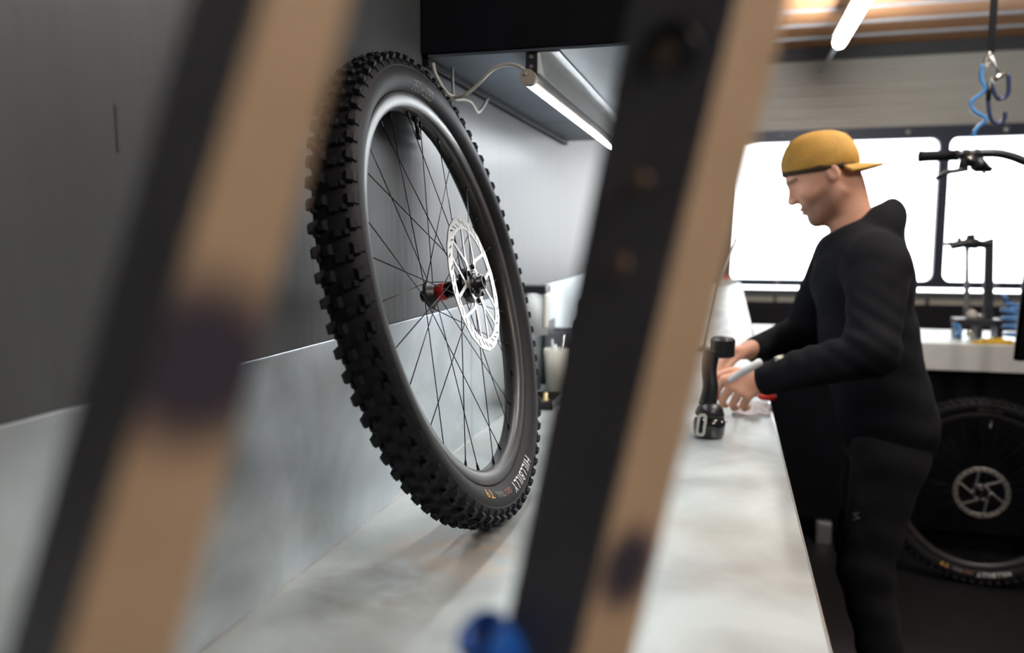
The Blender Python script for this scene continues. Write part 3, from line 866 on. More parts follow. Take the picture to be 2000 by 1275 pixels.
# ------------------------------------------------------------------ person
HC = np.array([0.243, 2.30, 1.541])
fw = np.array([-math.cos(math.radians(27)), 0.0, -math.sin(math.radians(27))]); hu = np.array([-math.sin(math.radians(27)), 0, math.cos(math.radians(27))]); la = np.array([0, 1.0, 0])
HR = np.stack([fw, la, hu], 1)     # head local (fwd, lat, up) -> world
def H(f, l, u): return HC + fw * f + la * l + hu * u
NB0 = np.array([0.325, 2.30, 1.37])
def head_sdf(P):
    q = (P - HC) @ HR
    d = ellip(q, (0.000, 0, 0.026), (0.090, 0.075, 0.087))
    d = smin(d, ellip(q, (0.028, 0, -0.040), (0.060, 0.056, 0.072)), 0.03)
    d = smin(d, rcone(q, (0.066, -0.016, -0.098), (0.066, 0.016, -0.098), 0.021, 0.021), 0.025)
    d = smin(d, rcone(q, (0.055, -0.03, -0.09), (-0.012, -0.056, -0.055), 0.016, 0.016), 0.025)
    d = smin(d, rcone(q, (0.055, 0.03, -0.09), (-0.012, 0.056, -0.055), 0.016, 0.016), 0.025)
    d = smin(d, rcone(q, (0.082, -0.03, 0.022), (0.082, 0.03, 0.022), 0.012, 0.012), 0.02)          # brow
    for s in (-1, 1):
        d = smax(d, -ellip(q, (0.100, 0.033 * s, 0.004), (0.016, 0.016, 0.010)), 0.012)               # eye sockets
        d = smin(d, ellip(q, (0.074, 0.031 * s, 0.003), (0.013, 0.014, 0.012)), 0.004)                # eyes
        d = smin(d, ellip(q, (0.062, 0.040 * s, -0.022), (0.022, 0.02, 0.018)), 0.02)                 # cheeks
        e = ellip(q, (-0.012, 0.076 * s, -0.004), (0.016, 0.009, 0.026))
        e = smax(e, -ellip(q, (-0.008, 0.086 * s, -0.002), (0.009, 0.006, 0.016)), 0.004)
        d = smin(d, e, 0.006)
    d = smin(d, np.minimum(rcone(q, (0.080, 0, 0.014), (0.104, 0, -0.026), 0.0095, 0.0115), rcone(q, (0.070, 0, -0.022), (0.098, 0, -0.026), 0.014, 0.0115)), 0.012)               # nose
    for s in (-1, 1): d = smin(d, ellip(q, (0.100, 0.011 * s, -0.030), (0.010, 0.008, 0.008)), 0.006)
    d = smin(d, ellip(q, (0.086, 0, -0.058), (0.012, 0.024, 0.0065)), 0.006)                          # lips
    d = smin(d, ellip(q, (0.084, 0, -0.069), (0.012, 0.021, 0.0065)), 0.006)
    d = smax(d, -ellip(q, (0.099, 0, -0.0635), (0.010, 0.022, 0.002)), 0.003)
    nk = rcone(P, H(-0.030, 0, -0.050), NB0, 0.051, 0.058)
    d = smin(d, nk, 0.03)
    return d
Vh, Qh = surf_net(head_sdf, (0.11, 2.195, 1.33), (0.41, 2.405, 1.68), 0.0036)
body_parts = [(Vh, Qh)]

def hand_sdf_factory(wr_, kc, lat, fwd_, dn, thumb, curl):
    wr_ = np.array(wr_); kc = np.array(kc); lat = np.array(lat) / np.linalg.norm(lat); fwd_ = np.array(fwd_) / np.linalg.norm(fwd_); dn = np.array(dn) / np.linalg.norm(dn)
    offs = (0.034, 0.0115, -0.0115, -0.033); ln = (0.95, 1.05, 1.0, 0.8)
    def fn(P):
        d = None
        for i in range(4):
            b = kc + lat * offs[i] - fwd_ * (0.004 * abs(i - 1))
            c = rcone(P, wr_ + lat * offs[i] * 0.55, b, 0.0155, 0.0115)
            d = c if d is None else smin(d, c, 0.014)
        d = smin(d, rcone(P, wr_ - (kc - wr_) * 0.6, wr_, 0.025, 0.024), 0.02)
        fg = None
        for i in range(4):
            b = kc + lat * offs[i] * 1.04 - fwd_ * (0.004 * abs(i - 1))
            a1, a2, a3 = curl[i]
            dirv = lambda a: fwd_ * math.cos(a) + dn * math.sin(a)
            p1 = b + dirv(a1) * 0.042 * ln[i]; p2 = p1 + dirv(a2) * 0.027 * ln[i]; p3 = p2 + dirv(a3) * 0.020 * ln[i]
            f_ = np.minimum(np.minimum(rcone(P, b, p1, 0.0108, 0.0092), rcone(P, p1, p2, 0.0094, 0.0084)), rcone(P, p2, p3, 0.0084, 0.0070))
            d = smin(d, f_, 0.0018)
        t0, t1, t2, t3 = [np.array(t) for t in thumb]
        f_ = np.minimum(np.minimum(rcone(P, t0, t1, 0.015, 0.0118), rcone(P, t1, t2, 0.0115, 0.0102)), rcone(P, t2, t3, 0.0102, 0.0078))
        return smin(d, f_, 0.010)
    return fn
# left hand (near the camera), curled over the work
lw, lk = (0.078, 2.005, 1.034), (0.026, 1.992, 1.006)
cl = [(0.25, 1.0, 1.5), (0.30, 1.1, 1.6), (0.38, 1.2, 1.75), (0.48, 1.3, 1.9)]
lat_l = (-0.80, 0.12, 0.58)
fnl = hand_sdf_factory(lw, lk, lat_l, (-0.56, 0.10, -0.82), (0.35, 0.90, -0.25), [(0.056, 2.016, 1.042), (0.016, 2.030, 1.044), (-0.018, 2.034, 1.030), (-0.036, 2.036, 1.008)], cl)
body_parts.append(surf_net(fnl, (-0.085, 1.93, 0.925), (0.16, 2.10, 1.085), 0.0026))
rw, rk = (0.066, 2.335, 1.058), (0.008, 2.292, 1.046)
fnr = hand_sdf_factory(rw, rk, (0.25, -0.80, 0.45), (-0.80, -0.50, -0.25), (-0.05, -0.30, -0.95), [(0.060, 2.300, 1.062), (0.030, 2.268, 1.045), (0.006, 2.245, 1.020), (-0.010, 2.230, 1.000)], [(0.5, 1.4, 2.0), (0.55, 1.5, 2.1), (0.65, 1.6, 2.2), (0.75, 1.7, 2.3)])
body_parts.append(surf_net(fnr, (-0.085, 2.18, 0.935), (0.16, 2.40, 1.12), 0.003))

LS, LE, LW = (0.352, 2.095, 1.292), (0.325, 1.965, 1.115), (0.088, 2.003, 1.032)
RS, RE, RW = (0.315, 2.505, 1.315), (0.225, 2.545, 1.085), (0.078, 2.345, 1.054)
def squash(P, f=0.66):
    q = P.copy(); q[..., 1] = 2.30 + (P[..., 1] - 2.30) * f
    return q
def torso_sdf(P, g):
    q = squash(P)
    d = rcone(q, (0.425, 2.30, 0.86), (0.372, 2.30, 1.08), 0.098 + g, 0.104 + g)
    d = smin(d, rcone(q, (0.372, 2.30, 1.08), (0.345, 2.30, 1.27), 0.104 + g, 0.108 + g), 0.04)
    d = smin(d, rcone(q, (0.345, 2.30, 1.27), (0.335, 2.30, 1.345), 0.105 + g, 0.070 + g), 0.04)
    d = smin(d, rcone(P, (0.352, 2.13, 1.315), (0.325, 2.47, 1.325), 0.062 + g, 0.062 + g), 0.05)
    return d
def legs_sdf(P, g):
    d = rcone(squash(P), (0.43, 2.30, 0.82), (0.415, 2.30, 0.92), 0.098 + g, 0.098 + g)
    for y, dx in ((2.205, 0.0), (2.40, 0.02)):
        d = smin(d, rcone(P, (0.425, y, 0.83), (0.375 + dx, y, 0.50), 0.083 + g, 0.060 + g), 0.035)
        d = smin(d, rcone(P, (0.375 + dx, y, 0.50), (0.465 + dx, y, 0.09), 0.060 + g, 0.046 + g), 0.03)
    return d
def body_sdf(P):
    d = torso_sdf(P, -0.016)
    d = smin(d, legs_sdf(P, -0.016), 0.03)
    for s, e, w in ((LS, LE, LW), (RS, RE, RW)):
        d = smin(d, np.minimum(rcone(P, s, e, 0.040, 0.031), rcone(P, e, w, 0.031, 0.024)), 0.02)
    return smin(d, rcone(P, (0.335, 2.30, 1.33), NB0, 0.055, 0.054), 0.02)
body_parts.append(surf_net(body_sdf, (0.03, 1.88, 0.03), (0.60, 2.64, 1.42), 0.0095))
off = 0; VV = []; QQ = []
for V_, Q_ in body_parts:
    VV.append(V_); QQ.append(Q_ + off); off += len(V_)
VV = np.concatenate(VV); QQ = np.concatenate(QQ)
me = np_mesh('person', VV, QQ)
ca = me.color_attributes.new('beard', 'FLOAT_COLOR', 'POINT')
q = (VV - HC) @ HR
nh = len(Vh)
bm_ = np.zeros(len(VV))
qh = q[:nh]
# beard and brows by place on the face
low = np.clip((-0.030 - qh[:, 2] + 0.35 * np.clip(0.05 - qh[:, 0], -0.02, 0.08)) / 0.02, 0, 1) * np.clip((qh[:, 0] + 0.005) / 0.03, 0, 1)
lips = np.exp(-((qh[:, 2] + 0.063) / 0.009) ** 2 - (qh[:, 1] / 0.02) ** 2) * (qh[:, 0] > 0.07)
below = np.clip((qh[:, 2] + 0.125) / 0.015, 0, 1)
brow = np.exp(-((qh[:, 2] - 0.021) / 0.005) ** 2) * (np.abs(np.abs(qh[:, 1]) - 0.03) < 0.02) * (qh[:, 0] > 0.07)
hairb = np.clip((qh[:, 2] - 0.0) / 0.02, 0, 1) * np.clip((-qh[:, 0] - 0.03) / 0.02, 0, 1) * 0.45
bm_[:nh] = np.clip(0.72 * low * below * (1 - lips) + 0.8 * brow + hairb, 0, 1)
ca.data.foreach_set('color', np.stack([bm_, bm_, bm_, np.ones(len(VV))], 1).ravel())
me.materials.append(M['skin'])
person = bpy.data.objects.new('person', me); C.objects.link(person)
tag(person, 'person in mustard backwards cap and black hoodie bending over the bench working with both hands', 'person')

def wrinkle(P, amp):
    x, y, z = P[..., 0], P[..., 1], P[..., 2]
    return amp * (np.sin(30 * x + 43 * z + 3 * np.sin(11 * y + 5 * z)) * 0.5 + np.sin(67 * z - 27 * x + 4 * np.sin(9 * x + 13 * y)) * 0.5)
def hoodie_sdf(P):
    d = torso_sdf(P, 0.012)
    d = smin(d, rcone(squash(P), (0.438, 2.30, 0.875), (0.405, 2.30, 0.98), 0.116, 0.112), 0.03)
    ar = None
    for s, e, w in ((LS, LE, LW), (RS, RE, RW)):
        w = np.array(w); e_ = np.array(e)
        a = smin(rcone(P, s, e, 0.074, 0.058), rcone(P, e, w + (e_ - w) * 0.06, 0.057, 0.040), 0.02)
        ar = a if ar is None else np.minimum(ar, a)
    d = smin(d, ar, 0.028)
    x, y, z = P[..., 0], P[..., 1], P[..., 2]
    # sleeve folds near the elbows
    fold = 0.0035 * np.sin(150 * (x * 0.6 + z * 0.9)) * np.exp(-((np.linalg.norm(P - np.array([0.30, 1.99, 1.13]), axis=-1)) / 0.10) ** 2)
    fold = fold + 0.003 * np.sin(170 * (x * 0.9 + z * 0.2)) * np.exp(-((np.linalg.norm(P - np.array([0.15, 2.0, 1.06]), axis=-1)) / 0.07) ** 2)
    # hood lying round the neck
    th = np.arctan2(P[..., 1] - 2.30, P[..., 0] - 0.338)
    hz = 1.388 + 0.040 * np.cos(th)
    rr_ = np.sqrt((P[..., 0] - 0.338) ** 2 + (P[..., 1] - 2.30) ** 2)
    tor = np.sqrt((rr_ - 0.064 - 0.010 * np.cos(th)) ** 2 + ((z - hz) * 0.75) ** 2) - (0.027 + 0.010 * np.cos(th))
    d = smin(d, tor, 0.022)
    lump = ellip(P, (0.382, 2.30, 1.384), (0.050, 0.100, 0.068))
    d = smin(d, lump, 0.025)
    d = smin(d, ellip(P, (0.374, 2.30, 1.392), (0.050, 0.090, 0.058)), 0.025)
    d = smin(d, ellip(P, (0.395, 2.30, 1.325), (0.052, 0.125, 0.065)), 0.03)
    crease = ellip(P, (0.405, 2.30, 1.332), (0.055, 0.13, 0.010))
    d = d + 0.007 * np.exp(-(np.abs(crease) / 0.008) ** 2)
    d = d + fold + wrinkle(P, 0.0022)
    # neck opening, open hem
    d = smax(d, -rcone(P, (0.30, 2.30, 1.46), (0.328, 2.30, 1.36), 0.057, 0.057), 0.008)
    return d
Vg, Qg = surf_net(hoodie_sdf, (0.03, 1.85, 0.72), (0.60, 2.66, 1.50), 0.0068)
hood = link('hoodie', np_mesh('hoodie', Vg, Qg), 'hoodie', person)
def pants_sdf(P):
    d = legs_sdf(P, 0.006) + wrinkle(P, 0.003)
    return smax(d, P[..., 2] - 0.90, 0.01)
Vp, Qp = surf_net(pants_sdf, (0.25, 2.07, 0.05), (0.62, 2.56, 0.93), 0.0085)
link('trousers', np_mesh('trousers', Vp, Qp), 'pants', person)
for y, dx in ((2.205, 0.0), (2.40, 0.02)):
    def shoe(P, y=y, dx=dx):
        d = smin(rcone(P, (0.49 + dx, y, 0.055), (0.33 + dx, y, 0.045), 0.046, 0.040), rcone(P, (0.47 + dx, y, 0.05), (0.465 + dx, y, 0.10), 0.046, 0.05), 0.03)
        return smax(d, -(P[..., 2] - 0.002), 0.004)
    Vs, Qs = surf_net(shoe, (0.25, y - 0.08, -0.01), (0.60, y + 0.08, 0.17), 0.008)
    link('shoe', np_mesh('shoe', Vs, Qs), 'shoe', person)
# cap: crown, band, brim at the back
CT = math.radians(7)
cu_ = np.array([-math.sin(CT), 0, math.cos(CT)]); cf = np.array([-math.cos(CT), 0, -math.sin(CT)])
CC = np.array([0.232, 2.30, 1.556])
def cap_sdf(P):
    q = (P - HC) @ HR
    d = ellip(q, (0.000, 0, 0.029), (0.099, 0.084, 0.094))
    e = (P - CC) @ np.stack([cf, la, cu_], 1)
    d = smin(d, ellip(e, (0.004, 0, 0.030), (0.086, 0.080, 0.072)), 0.02)
    d = smax(d, e[..., 2] - 0.112, 0.04)
    seam = np.abs(np.sin(3 * np.arctan2(e[..., 1], e[..., 0])))
    d = d + 0.0014 * np.exp(-(seam / 0.06) ** 2)
    d = d + 0.0016 * np.sin(75 * e[..., 2] + 22 * e[..., 0] + 3 * np.sin(30 * e[..., 0])) * np.clip((0.085 - e[..., 2]) / 0.085, 0, 1)
    return smax(d, -e[..., 2], 0.003)
Vc, Qc = surf_net(cap_sdf, (0.10, 2.19, 1.51), (0.38, 2.41, 1.69), 0.004)
capo = link('cap', np_mesh('cap', Vc, Qc), 'cap', person)
def band_sdf(P):
    q = (P - HC) @ HR
    e = (P - CC) @ np.stack([cf, la, cu_], 1)
    d = ellip(q, (0.000, 0, 0.029), (0.0995, 0.0845, 0.0945))
    return smax(smax(d, e[..., 2] - 0.008 - 0.06 * np.clip(e[..., 0], -0.1, 0.08), 0.002), -(e[..., 2] + 0.010), 0.003)
Vc, Qc = surf_net(band_sdf, (0.10, 2.19, 1.50), (0.38, 2.41, 1.60), 0.004)
link('cap_band', np_mesh('cap_band', Vc, Qc), 'capband', capo)
m_ = MB(); na, nr = 20, 6
vs_ = []; fs = []
for lay in (0, 1):
    for i in range(na + 1):
        a = -1.0 + 2.0 * i / na
        for j in range(nr + 1):
            t = j / nr
            rx = 0.080 + t * 0.075 * math.cos(a * 1.05)
            f_ = -rx * math.cos(a * 0.95); l_ = (0.084 + 0.004 * t) * math.sin(a * 1.15)
            u_ = 0.000 - 0.012 * (l_ / 0.085) ** 2 - 0.012 * t + (0.0060 if lay else 0)
            w_ = CC + cf * f_ + la * l_ + cu_ * u_
            vs_.append(tuple(w_))
K = (na + 1) * (nr + 1)
for i in range(na):
    for j in range(nr):
        a = i * (nr + 1) + j; b = a + nr + 1
        fs.append((a, b, b + 1, a + 1)); fs.append((K + a, K + a + 1, K + b + 1, K + b))
    e0 = i * (nr + 1) + nr; e1 = e0 + nr + 1
    fs.append((e0, e1, K + e1, K + e0))
m_.add(vs_, fs, True); m_.build('brim', 'cap', capo)

# emblems: a small slanted flash on the cuff and on the trouser leg
def flash(name, pts_world, out, s, parent, m='cream', ang=0.0):
    c = Vector(pts_world); o_ = Vector(out).normalized()
    xr = RIGHT.copy(); xr = (xr - o_ * xr.dot(o_)).normalized(); yu = o_.cross(xr)
    if yu.z < 0: yu = -yu
    ca_, sa_ = math.cos(ang), math.sin(ang)
    shape = [(-0.50, 0.05), (-0.10, 0.42), (0.42, 0.55), (0.02, 0.16), (0.50, 0.0), (0.10, -0.42), (-0.42, -0.60), (-0.02, -0.18)]
    v2 = [(x * ca_ - y * sa_, x * sa_ + y * ca_) for x, y in shape]
    f_ = [c + xr * (x * s) + yu * (y * s) + o_ * 0.0015 for x, y in v2]; b_ = [c + xr * (x * s) + yu * (y * s) - o_ * 0.004 for x, y in v2]
    mm = MB(); n_ = len(f_)
    mm.add(f_ + b_, [tuple(range(n_)), tuple(reversed(range(n_, 2 * n_)))] + [(i, (i + 1) % n_, n_ + (i + 1) % n_, n_ + i) for i in range(n_)])
    return mm.build(name, m, parent)
def hit(sdf, origin, target):
    """first point of an SDF surface along a ray"""
    o_ = np.array(origin, float); d_ = np.array(target, float) - o_; d_ /= np.linalg.norm(d_)
    t = 1.2
    for _ in range(160):
        v = float(sdf((o_ + d_ * t)[None])[0])
        if v < 0.0004: break
        t += max(v * 0.6, 0.0004)
    p_ = o_ + d_ * t
    g_ = np.array([float(sdf((p_ + np.eye(3)[i] * 1e-3)[None])[0] - sdf((p_ - np.eye(3)[i] * 1e-3)[None])[0]) for i in range(3)])
    return Vector(p_), Vector(g_).normalized()
p_, n_ = hit(hoodie_sdf, CAM, cam_pt(1522, 698, 2.0)); flash('cuff_emblem', p_, n_, 0.022, hood, ang=-0.35)
p_, n_ = hit(pants_sdf, CAM, cam_pt(1672, 1008, 2.0)); flash('leg_emblem', p_, n_, 0.026, person, 'greyplastic')

# ------------------------------------------------------------------ things the man works with
vz = thing('bench_clamp', 'black clamp tool with ribbed knob standing on the bench by the man\'s hands', 'clamp', (-0.035, 1.80, BZ))
m_ = MB().lathe([(0.0, 0.0), (0.030, 0.0), (0.034, 0.006), (0.036, 0.03), (0.033, 0.044), (0.0, 0.046)], 32, ax=((-0.030, 1.81, BZ + 0.001), (0, 0, 1)))
m_.build('base', 'gloss', vz)
MB().lathe([(0.0, 0.0), (0.031, 0.0), (0.033, 0.006), (0.028, 0.020), (0.016, 0.030), (0.0, 0.032)], 32, ax=((-0.030, 1.81, BZ + 0.047), (0.08, 0, 1))).build('collar', 'plastic', vz)
m_ = MB().tube(smooth_path([(-0.035, 1.815, BZ + 0.07), (-0.030, 1.82, BZ + 0.11), (-0.034, 1.83, BZ + 0.15), (-0.030, 1.84, BZ + 0.19)], 6), [0.021 - 0.004 * math.sin(PI * k / 18) for k in range(19)], 20)
m_.build('neck', 'plastic', vz)
m_ = MB()
prof = []
nrib = 48
kv = []
for zz, rr0 in ((0.0, 0.020), (0.003, 0.0255), (0.040, 0.0265), (0.046, 0.022), (0.048, 0.0)):
    for k in range(nrib):
        a = 2 * PI * k / nrib
        r_ = max(rr0, 0.0005) * (1 + (0.06 if (k // 2) % 2 else 0.0) * (1 if rr0 > 0.023 else 0))
        kv.append((-0.006 + r_ * math.cos(a), 1.845 + r_ * math.sin(a), 1.106 + zz))
fs = []
for i in range(4):
    for k in range(nrib):
        fs.append((i * nrib + k, i * nrib + (k + 1) % nrib, (i + 1) * nrib + (k + 1) % nrib, (i + 1) * nrib + k))
fs.append(tuple(reversed(range(nrib))))
m_.add(kv, fs, False); m_.build('knob', 'plastic', vz)
# slotted bright plate on the camera side
pl = MB()
def ring_path(w, h, r, n=5):
    out = []
    for cx_, cy_, a0 in ((w - r, h - r, 0), (-w + r, h - r, PI / 2), (-w + r, -h + r, PI), (w - r, -h + r, 1.5 * PI)):
        for q_ in range(n): out.append((cx_ + r * math.cos(a0 + q_ * PI / 2 / (n - 1)), cy_ + r * math.sin(a0 + q_ * PI / 2 / (n - 1))))
    return out
o_ = ring_path(0.0105, 0.026, 0.008); i_ = ring_path(0.0045, 0.019, 0.004); n_ = len(o_)
base_c = Vector((-0.046, 1.771, BZ + 0.034))
def plv(p, dy): return (base_c.x + p[0] + p[1] * 0.10, base_c.y + dy, base_c.z + p[1])
vs_ = [plv(p, 0) for p in o_] + [plv(p, 0) for p in i_] + [plv(p, 0.004) for p in o_] + [plv(p, 0.004) for p in i_]
fs = []
for k in range(n_):
    j = (k + 1) % n_
    fs += [(k, j, n_ + j, n_ + k), (2 * n_ + k, 3 * n_ + k, 3 * n_ + j, 2 * n_ + j), (k, 2 * n_ + k, 2 * n_ + j, j), (n_ + k, n_ + j, 3 * n_ + j, 3 * n_ + k)]
pl.add(vs_, fs); pl.build('slotted_plate', 'chrome', vz)
for k, (xx, zz) in enumerate(((-0.002, 0.040), (0.006, 0.041))):
    MB().lathe([(0.0, 0.002), (0.002, 0.0015), (0.0028, 0.0)], 12, ax=((xx, 1.788, BZ + zz), (0.4, -1, 0.2))).build('rivet', 'chrome', vz)

tag(MB().tube([(0.083, 1.957, 1.083), (0.081, 1.956, 1.082), (0.040, 1.950, 1.056), (0.038, 1.950, 1.055), (0.014, 1.946, 1.037), (0.010, 1.946, 1.035)], [0.0075, 0.0095, 0.0095, 0.0078, 0.0078, 0.004], 16).build('white_marker', 'whiteplastic'),
    'white marker pen held over the back of the near hand', 'marker')
# rag: a crumpled sheet on the bench
def cloth(name, cx_, cy_, wx, wy, z, hgt, m, label, seed, rot=0.0, lay=2):
    r_ = random.Random(seed); n_ = 26; V_ = []; 
    ph_ = [r_.uniform(0, 6) for _ in range(6)]
    top = []; bot = []
    for i in range(n_ + 1):
        for j in range(n_ + 1):
            u, v = i / n_ * 2 - 1, j / n_ * 2 - 1
            wob = 1 + 0.10 * math.sin(3 * math.atan2(v, u) + ph_[0]) + 0.06 * math.sin(7 * math.atan2(v, u) + ph_[1])
            x, y = u * wx * wob, v * wy * wob
            edge = max(0, 1 - max(abs(u), abs(v)) ** 3)
            hh = hgt * edge * (0.55 + 0.28 * math.sin(5 * u + 3.0 * v + ph_[2]) + 0.22 * math.sin(9 * v - 4 * u + ph_[3]) + 0.12 * math.sin(15 * u + ph_[4])) + 0.0022
            xx = x * math.cos(rot) - y * math.sin(rot); yy = x * math.sin(rot) + y * math.cos(rot)
            top.append((cx_ + xx, cy_ + yy, z + max(0.002, hh))); bot.append((cx_ + xx, cy_ + yy, z + 0.0006))
    K = (n_ + 1) ** 2; fs = []
    for i in range(n_):
        for j in range(n_):
            a = i * (n_ + 1) + j
            fs.append((a, a + n_ + 1, a + n_ + 2, a + 1)); fs.append((K + a, K + a + 1, K + a + n_ + 2, K + a + n_ + 1))
        for e0, e1 in ((i, i + 1), (n_ * (n_ + 1) + i, n_ * (n_ + 1) + i + 1), (i * (n_ + 1), (i + 1) * (n_ + 1)), (i * (n_ + 1) + n_, (i + 1) * (n_ + 1) + n_)):
            fs.append((e0, e1, K + e1, K + e0))
    o = MB().add(top + bot, fs, True).build(name, m)
    return o
tag(cloth('shop_rag', 0.070, 2.13, 0.045, 0.075, BZ, 0.022, 'rag', '', 4), 'crumpled pale rag on the bench under the man\'s near hand', 'rag')
sd = thing('screwdriver', 'red-handled screwdriver poking over the bench edge below the cuff', 'screwdriver', (0.10, 2.24, BZ))
MB().tube([(0.092, 2.243, BZ + 0.014), (0.096, 2.243, BZ + 0.014), (0.100, 2.243, BZ + 0.014), (0.128, 2.240, BZ + 0.013), (0.136, 2.239, BZ + 0.013), (0.139, 2.239, BZ + 0.013)], [0.006, 0.008, 0.0105, 0.0105, 0.0085, 0.004], 16).build('handle', 'redplastic', sd)
MB().cyl((-0.03, 2.252, BZ + 0.014), (0.094, 2.243, BZ + 0.014), 0.003, 12).build('shaft', 'chrome', sd)

# ------------------------------------------------------------------ bike handlebar hanging in a work stand
hb = thing('bicycle_front_end', 'black flat bike handlebar with brake lever seen against the window', 'handlebar', (1.01, 3.05, 0.93))
Y = 3.05
bar_pts = smooth_path([(0.63, Y, 1.650), (0.72, Y, 1.652), (0.80, Y, 1.655), (0.86, Y - 0.003, 1.654), (0.91, Y - 0.006, 1.640), (0.955, Y - 0.01, 1.620), (1.01, Y - 0.012, 1.610), (1.06, Y - 0.012, 1.609), (1.11, Y - 0.012, 1.610), (1.165, Y - 0.01, 1.620), (1.21, Y - 0.006, 1.640), (1.26, Y - 0.003, 1.654), (1.32, Y, 1.655), (1.40, Y, 1.652), (1.49, Y, 1.650)], 5)
MB().tube(bar_pts, [0.0135 + 0.0065 * math.exp(-((p[0] - 1.06) / 0.06) ** 2) + 0.001 for p in bar_pts], 14).build('bar', 'plastic', hb)
def grip(x0, x1, sgn):
    g = MB().tube([(x0 - sgn * 0.002, Y, 1.650), (x0, Y, 1.650), (x0 + sgn * 0.012, Y, 1.650), (x0 + sgn * 0.016, Y, 1.650), (x1, Y, 1.6515), (x1 + sgn * 0.002, Y, 1.6515)], [0.014, 0.020, 0.020, 0.0185, 0.0185, 0.0165], 20).build('grip', 'rubber', hb)
    MB().tube([(x1 + sgn * 0.001, Y, 1.6515), (x1 + sgn * 0.013, Y, 1.652)], 0.0195, 20).build('lock_ring', 'darkmetal', g)
    c = x1 + sgn * 0.035
    br_ = MB().tube([(c - 0.008, Y, 1.653), (c + 0.008, Y, 1.653)], 0.0185, 20)
    br_.tube([(c - sgn * 0.012, Y - 0.02, 1.640), (c + sgn * 0.012, Y - 0.022, 1.630), (c + sgn * 0.045, Y - 0.022, 1.614)], [0.017, 0.021, 0.014], 14)
    br_.tube([(c - sgn * 0.010, Y - 0.022, 1.640), (c - sgn * 0.012, Y - 0.024, 1.615), (c - sgn * 0.022, Y - 0.025, 1.600)], [0.012, 0.014, 0.008], 12)
    bo = br_.build('brake_lever_body', 'plastic', hb)
    MB().tube(smooth_path([(c + sgn * 0.002, Y - 0.026, 1.603), (c - sgn * 0.028, Y - 0.03, 1.598), (c - sgn * 0.062, Y - 0.032, 1.592), (c - sgn * 0.088, Y - 0.032, 1.577), (c - sgn * 0.096, Y - 0.032, 1.571)], 5), [0.0085] * 10 + [0.0065] * 11, 10).build('brake_lever', 'plastic', bo)
    MB().tube([(c - sgn * 0.006, Y - 0.038, 1.641), (c + sgn * 0.022, Y - 0.039, 1.628)], 0.0035, 8).build('clamp_bolt', 'chrome', bo)
    s = c + sgn * 0.032
    sh = MB().tube([(s - 0.006, Y, 1.654), (s + 0.006, Y, 1.654)], 0.018, 20)
    sh.tube([(s, Y - 0.018, 1.640), (s + sgn * 0.006, Y - 0.022, 1.610), (s + sgn * 0.010, Y - 0.024, 1.596)], [0.014, 0.029, 0.016], 14)
    sh.tube([(s + sgn * 0.004, Y - 0.022, 1.612), (s + sgn * 0.044, Y - 0.024, 1.598)], [0.022, 0.008], 12)
    so = sh.build('shifter', 'plastic', hb)
    MB().tube([(s + sgn * 0.004, Y - 0.040, 1.622), (s + sgn * 0.028, Y - 0.038, 1.612)], 0.006, 10).build('shifter_cover', 'steelgrey', so)
    MB().tube([(s + sgn * 0.016, Y - 0.03, 1.598), (s + sgn * 0.020, Y - 0.032, 1.584)], [0.007, 0.004], 10).build('thumb_paddle', 'plastic', so)
grip(0.622, 0.732, 1); grip(1.498, 1.388, -1)
# stem, head tube and fork go on just beyond the frame
MB().tube([(1.06, Y - 0.010, 1.612), (1.06, Y + 0.045, 1.60)], [0.021, 0.019], 18).build('stem', 'plastic', hb)
MB().tube([(1.06, Y + 0.045, 1.63), (1.06, Y + 0.085, 1.46)], [0.019, 0.022], 18).build('head_tube', 'plastic', hb)
MB().tube([(1.005, Y + 0.085, 1.45), (1.125, Y + 0.085, 1.45)], 0.022, 16).build('fork_crown', 'plastic', hb)
for x in (1.016, 1.114):
    MB().tube([(x, Y + 0.085, 1.45), (x, Y + 0.11, 1.22), (x, Y + 0.14, 0.94)], [0.017, 0.019, 0.020], 16).build('fork_leg', 'gloss', hb)
MB().tube([(1.07, Y + 0.08, 1.50), (1.35, Y + 0.35, 1.30), (1.6, Y + 0.55, 1.10)], 0.024, 16).build('down_tube', 'plastic', hb)
rs_ = thing('repair_stand', 'dark floor repair stand beneath the hanging bike frame', 'repair stand', (1.6, 3.62, 0))
MB().cyl((1.62, 3.30, 0.0), (1.62, 3.30, 1.18), 0.022, 18).build('post', 'darkmetal', rs_)
MB().tube([(1.62, 3.30, 1.16), (1.60, 3.52, 1.14)], 0.016, 14).build('clamp_arm', 'darkmetal', rs_)
box('foot_plate', (1.44, 3.12, 0.0), (1.80, 3.48, 0.012), 'darkmetal', rs_, 0.003)

# ------------------------------------------------------------------ on the cross bench
fs_ = thing('fork_stand', 'grey two-post bench stand with clamped crossbar before the window', 'stand', (1.07, 3.97, BZ))
Y2 = 3.95
MB().tube([(1.021, Y2, 1.345), (1.031, Y2, 1.15), (1.036, Y2, BZ + 0.09)], [0.010, 0.010, 0.014], 12).build('slim_post', 'steelgrey', fs_)
MB().hexa([(1.104, Y2 - 0.014, BZ + 0.06), (1.142, Y2 - 0.014, BZ + 0.06), (1.142, Y2 + 0.014, BZ + 0.06), (1.104, Y2 + 0.014, BZ + 0.06), (1.090, Y2 - 0.012, 1.362), (1.124, Y2 - 0.012, 1.372), (1.124, Y2 + 0.012, 1.372), (1.090, Y2 + 0.012, 1.362)]).build('wide_post', 'darkmetal', fs_, 0.003)
cbm = MB().tube(smooth_path([(0.955, Y2, 1.336), (0.985, Y2, 1.342), (1.02, Y2, 1.348), (1.06, Y2, 1.345), (1.09, Y2, 1.343), (1.118, Y2, 1.347)], 4), [0.019] * 8 + [0.024] * 5 + [0.017] * 8, 14)
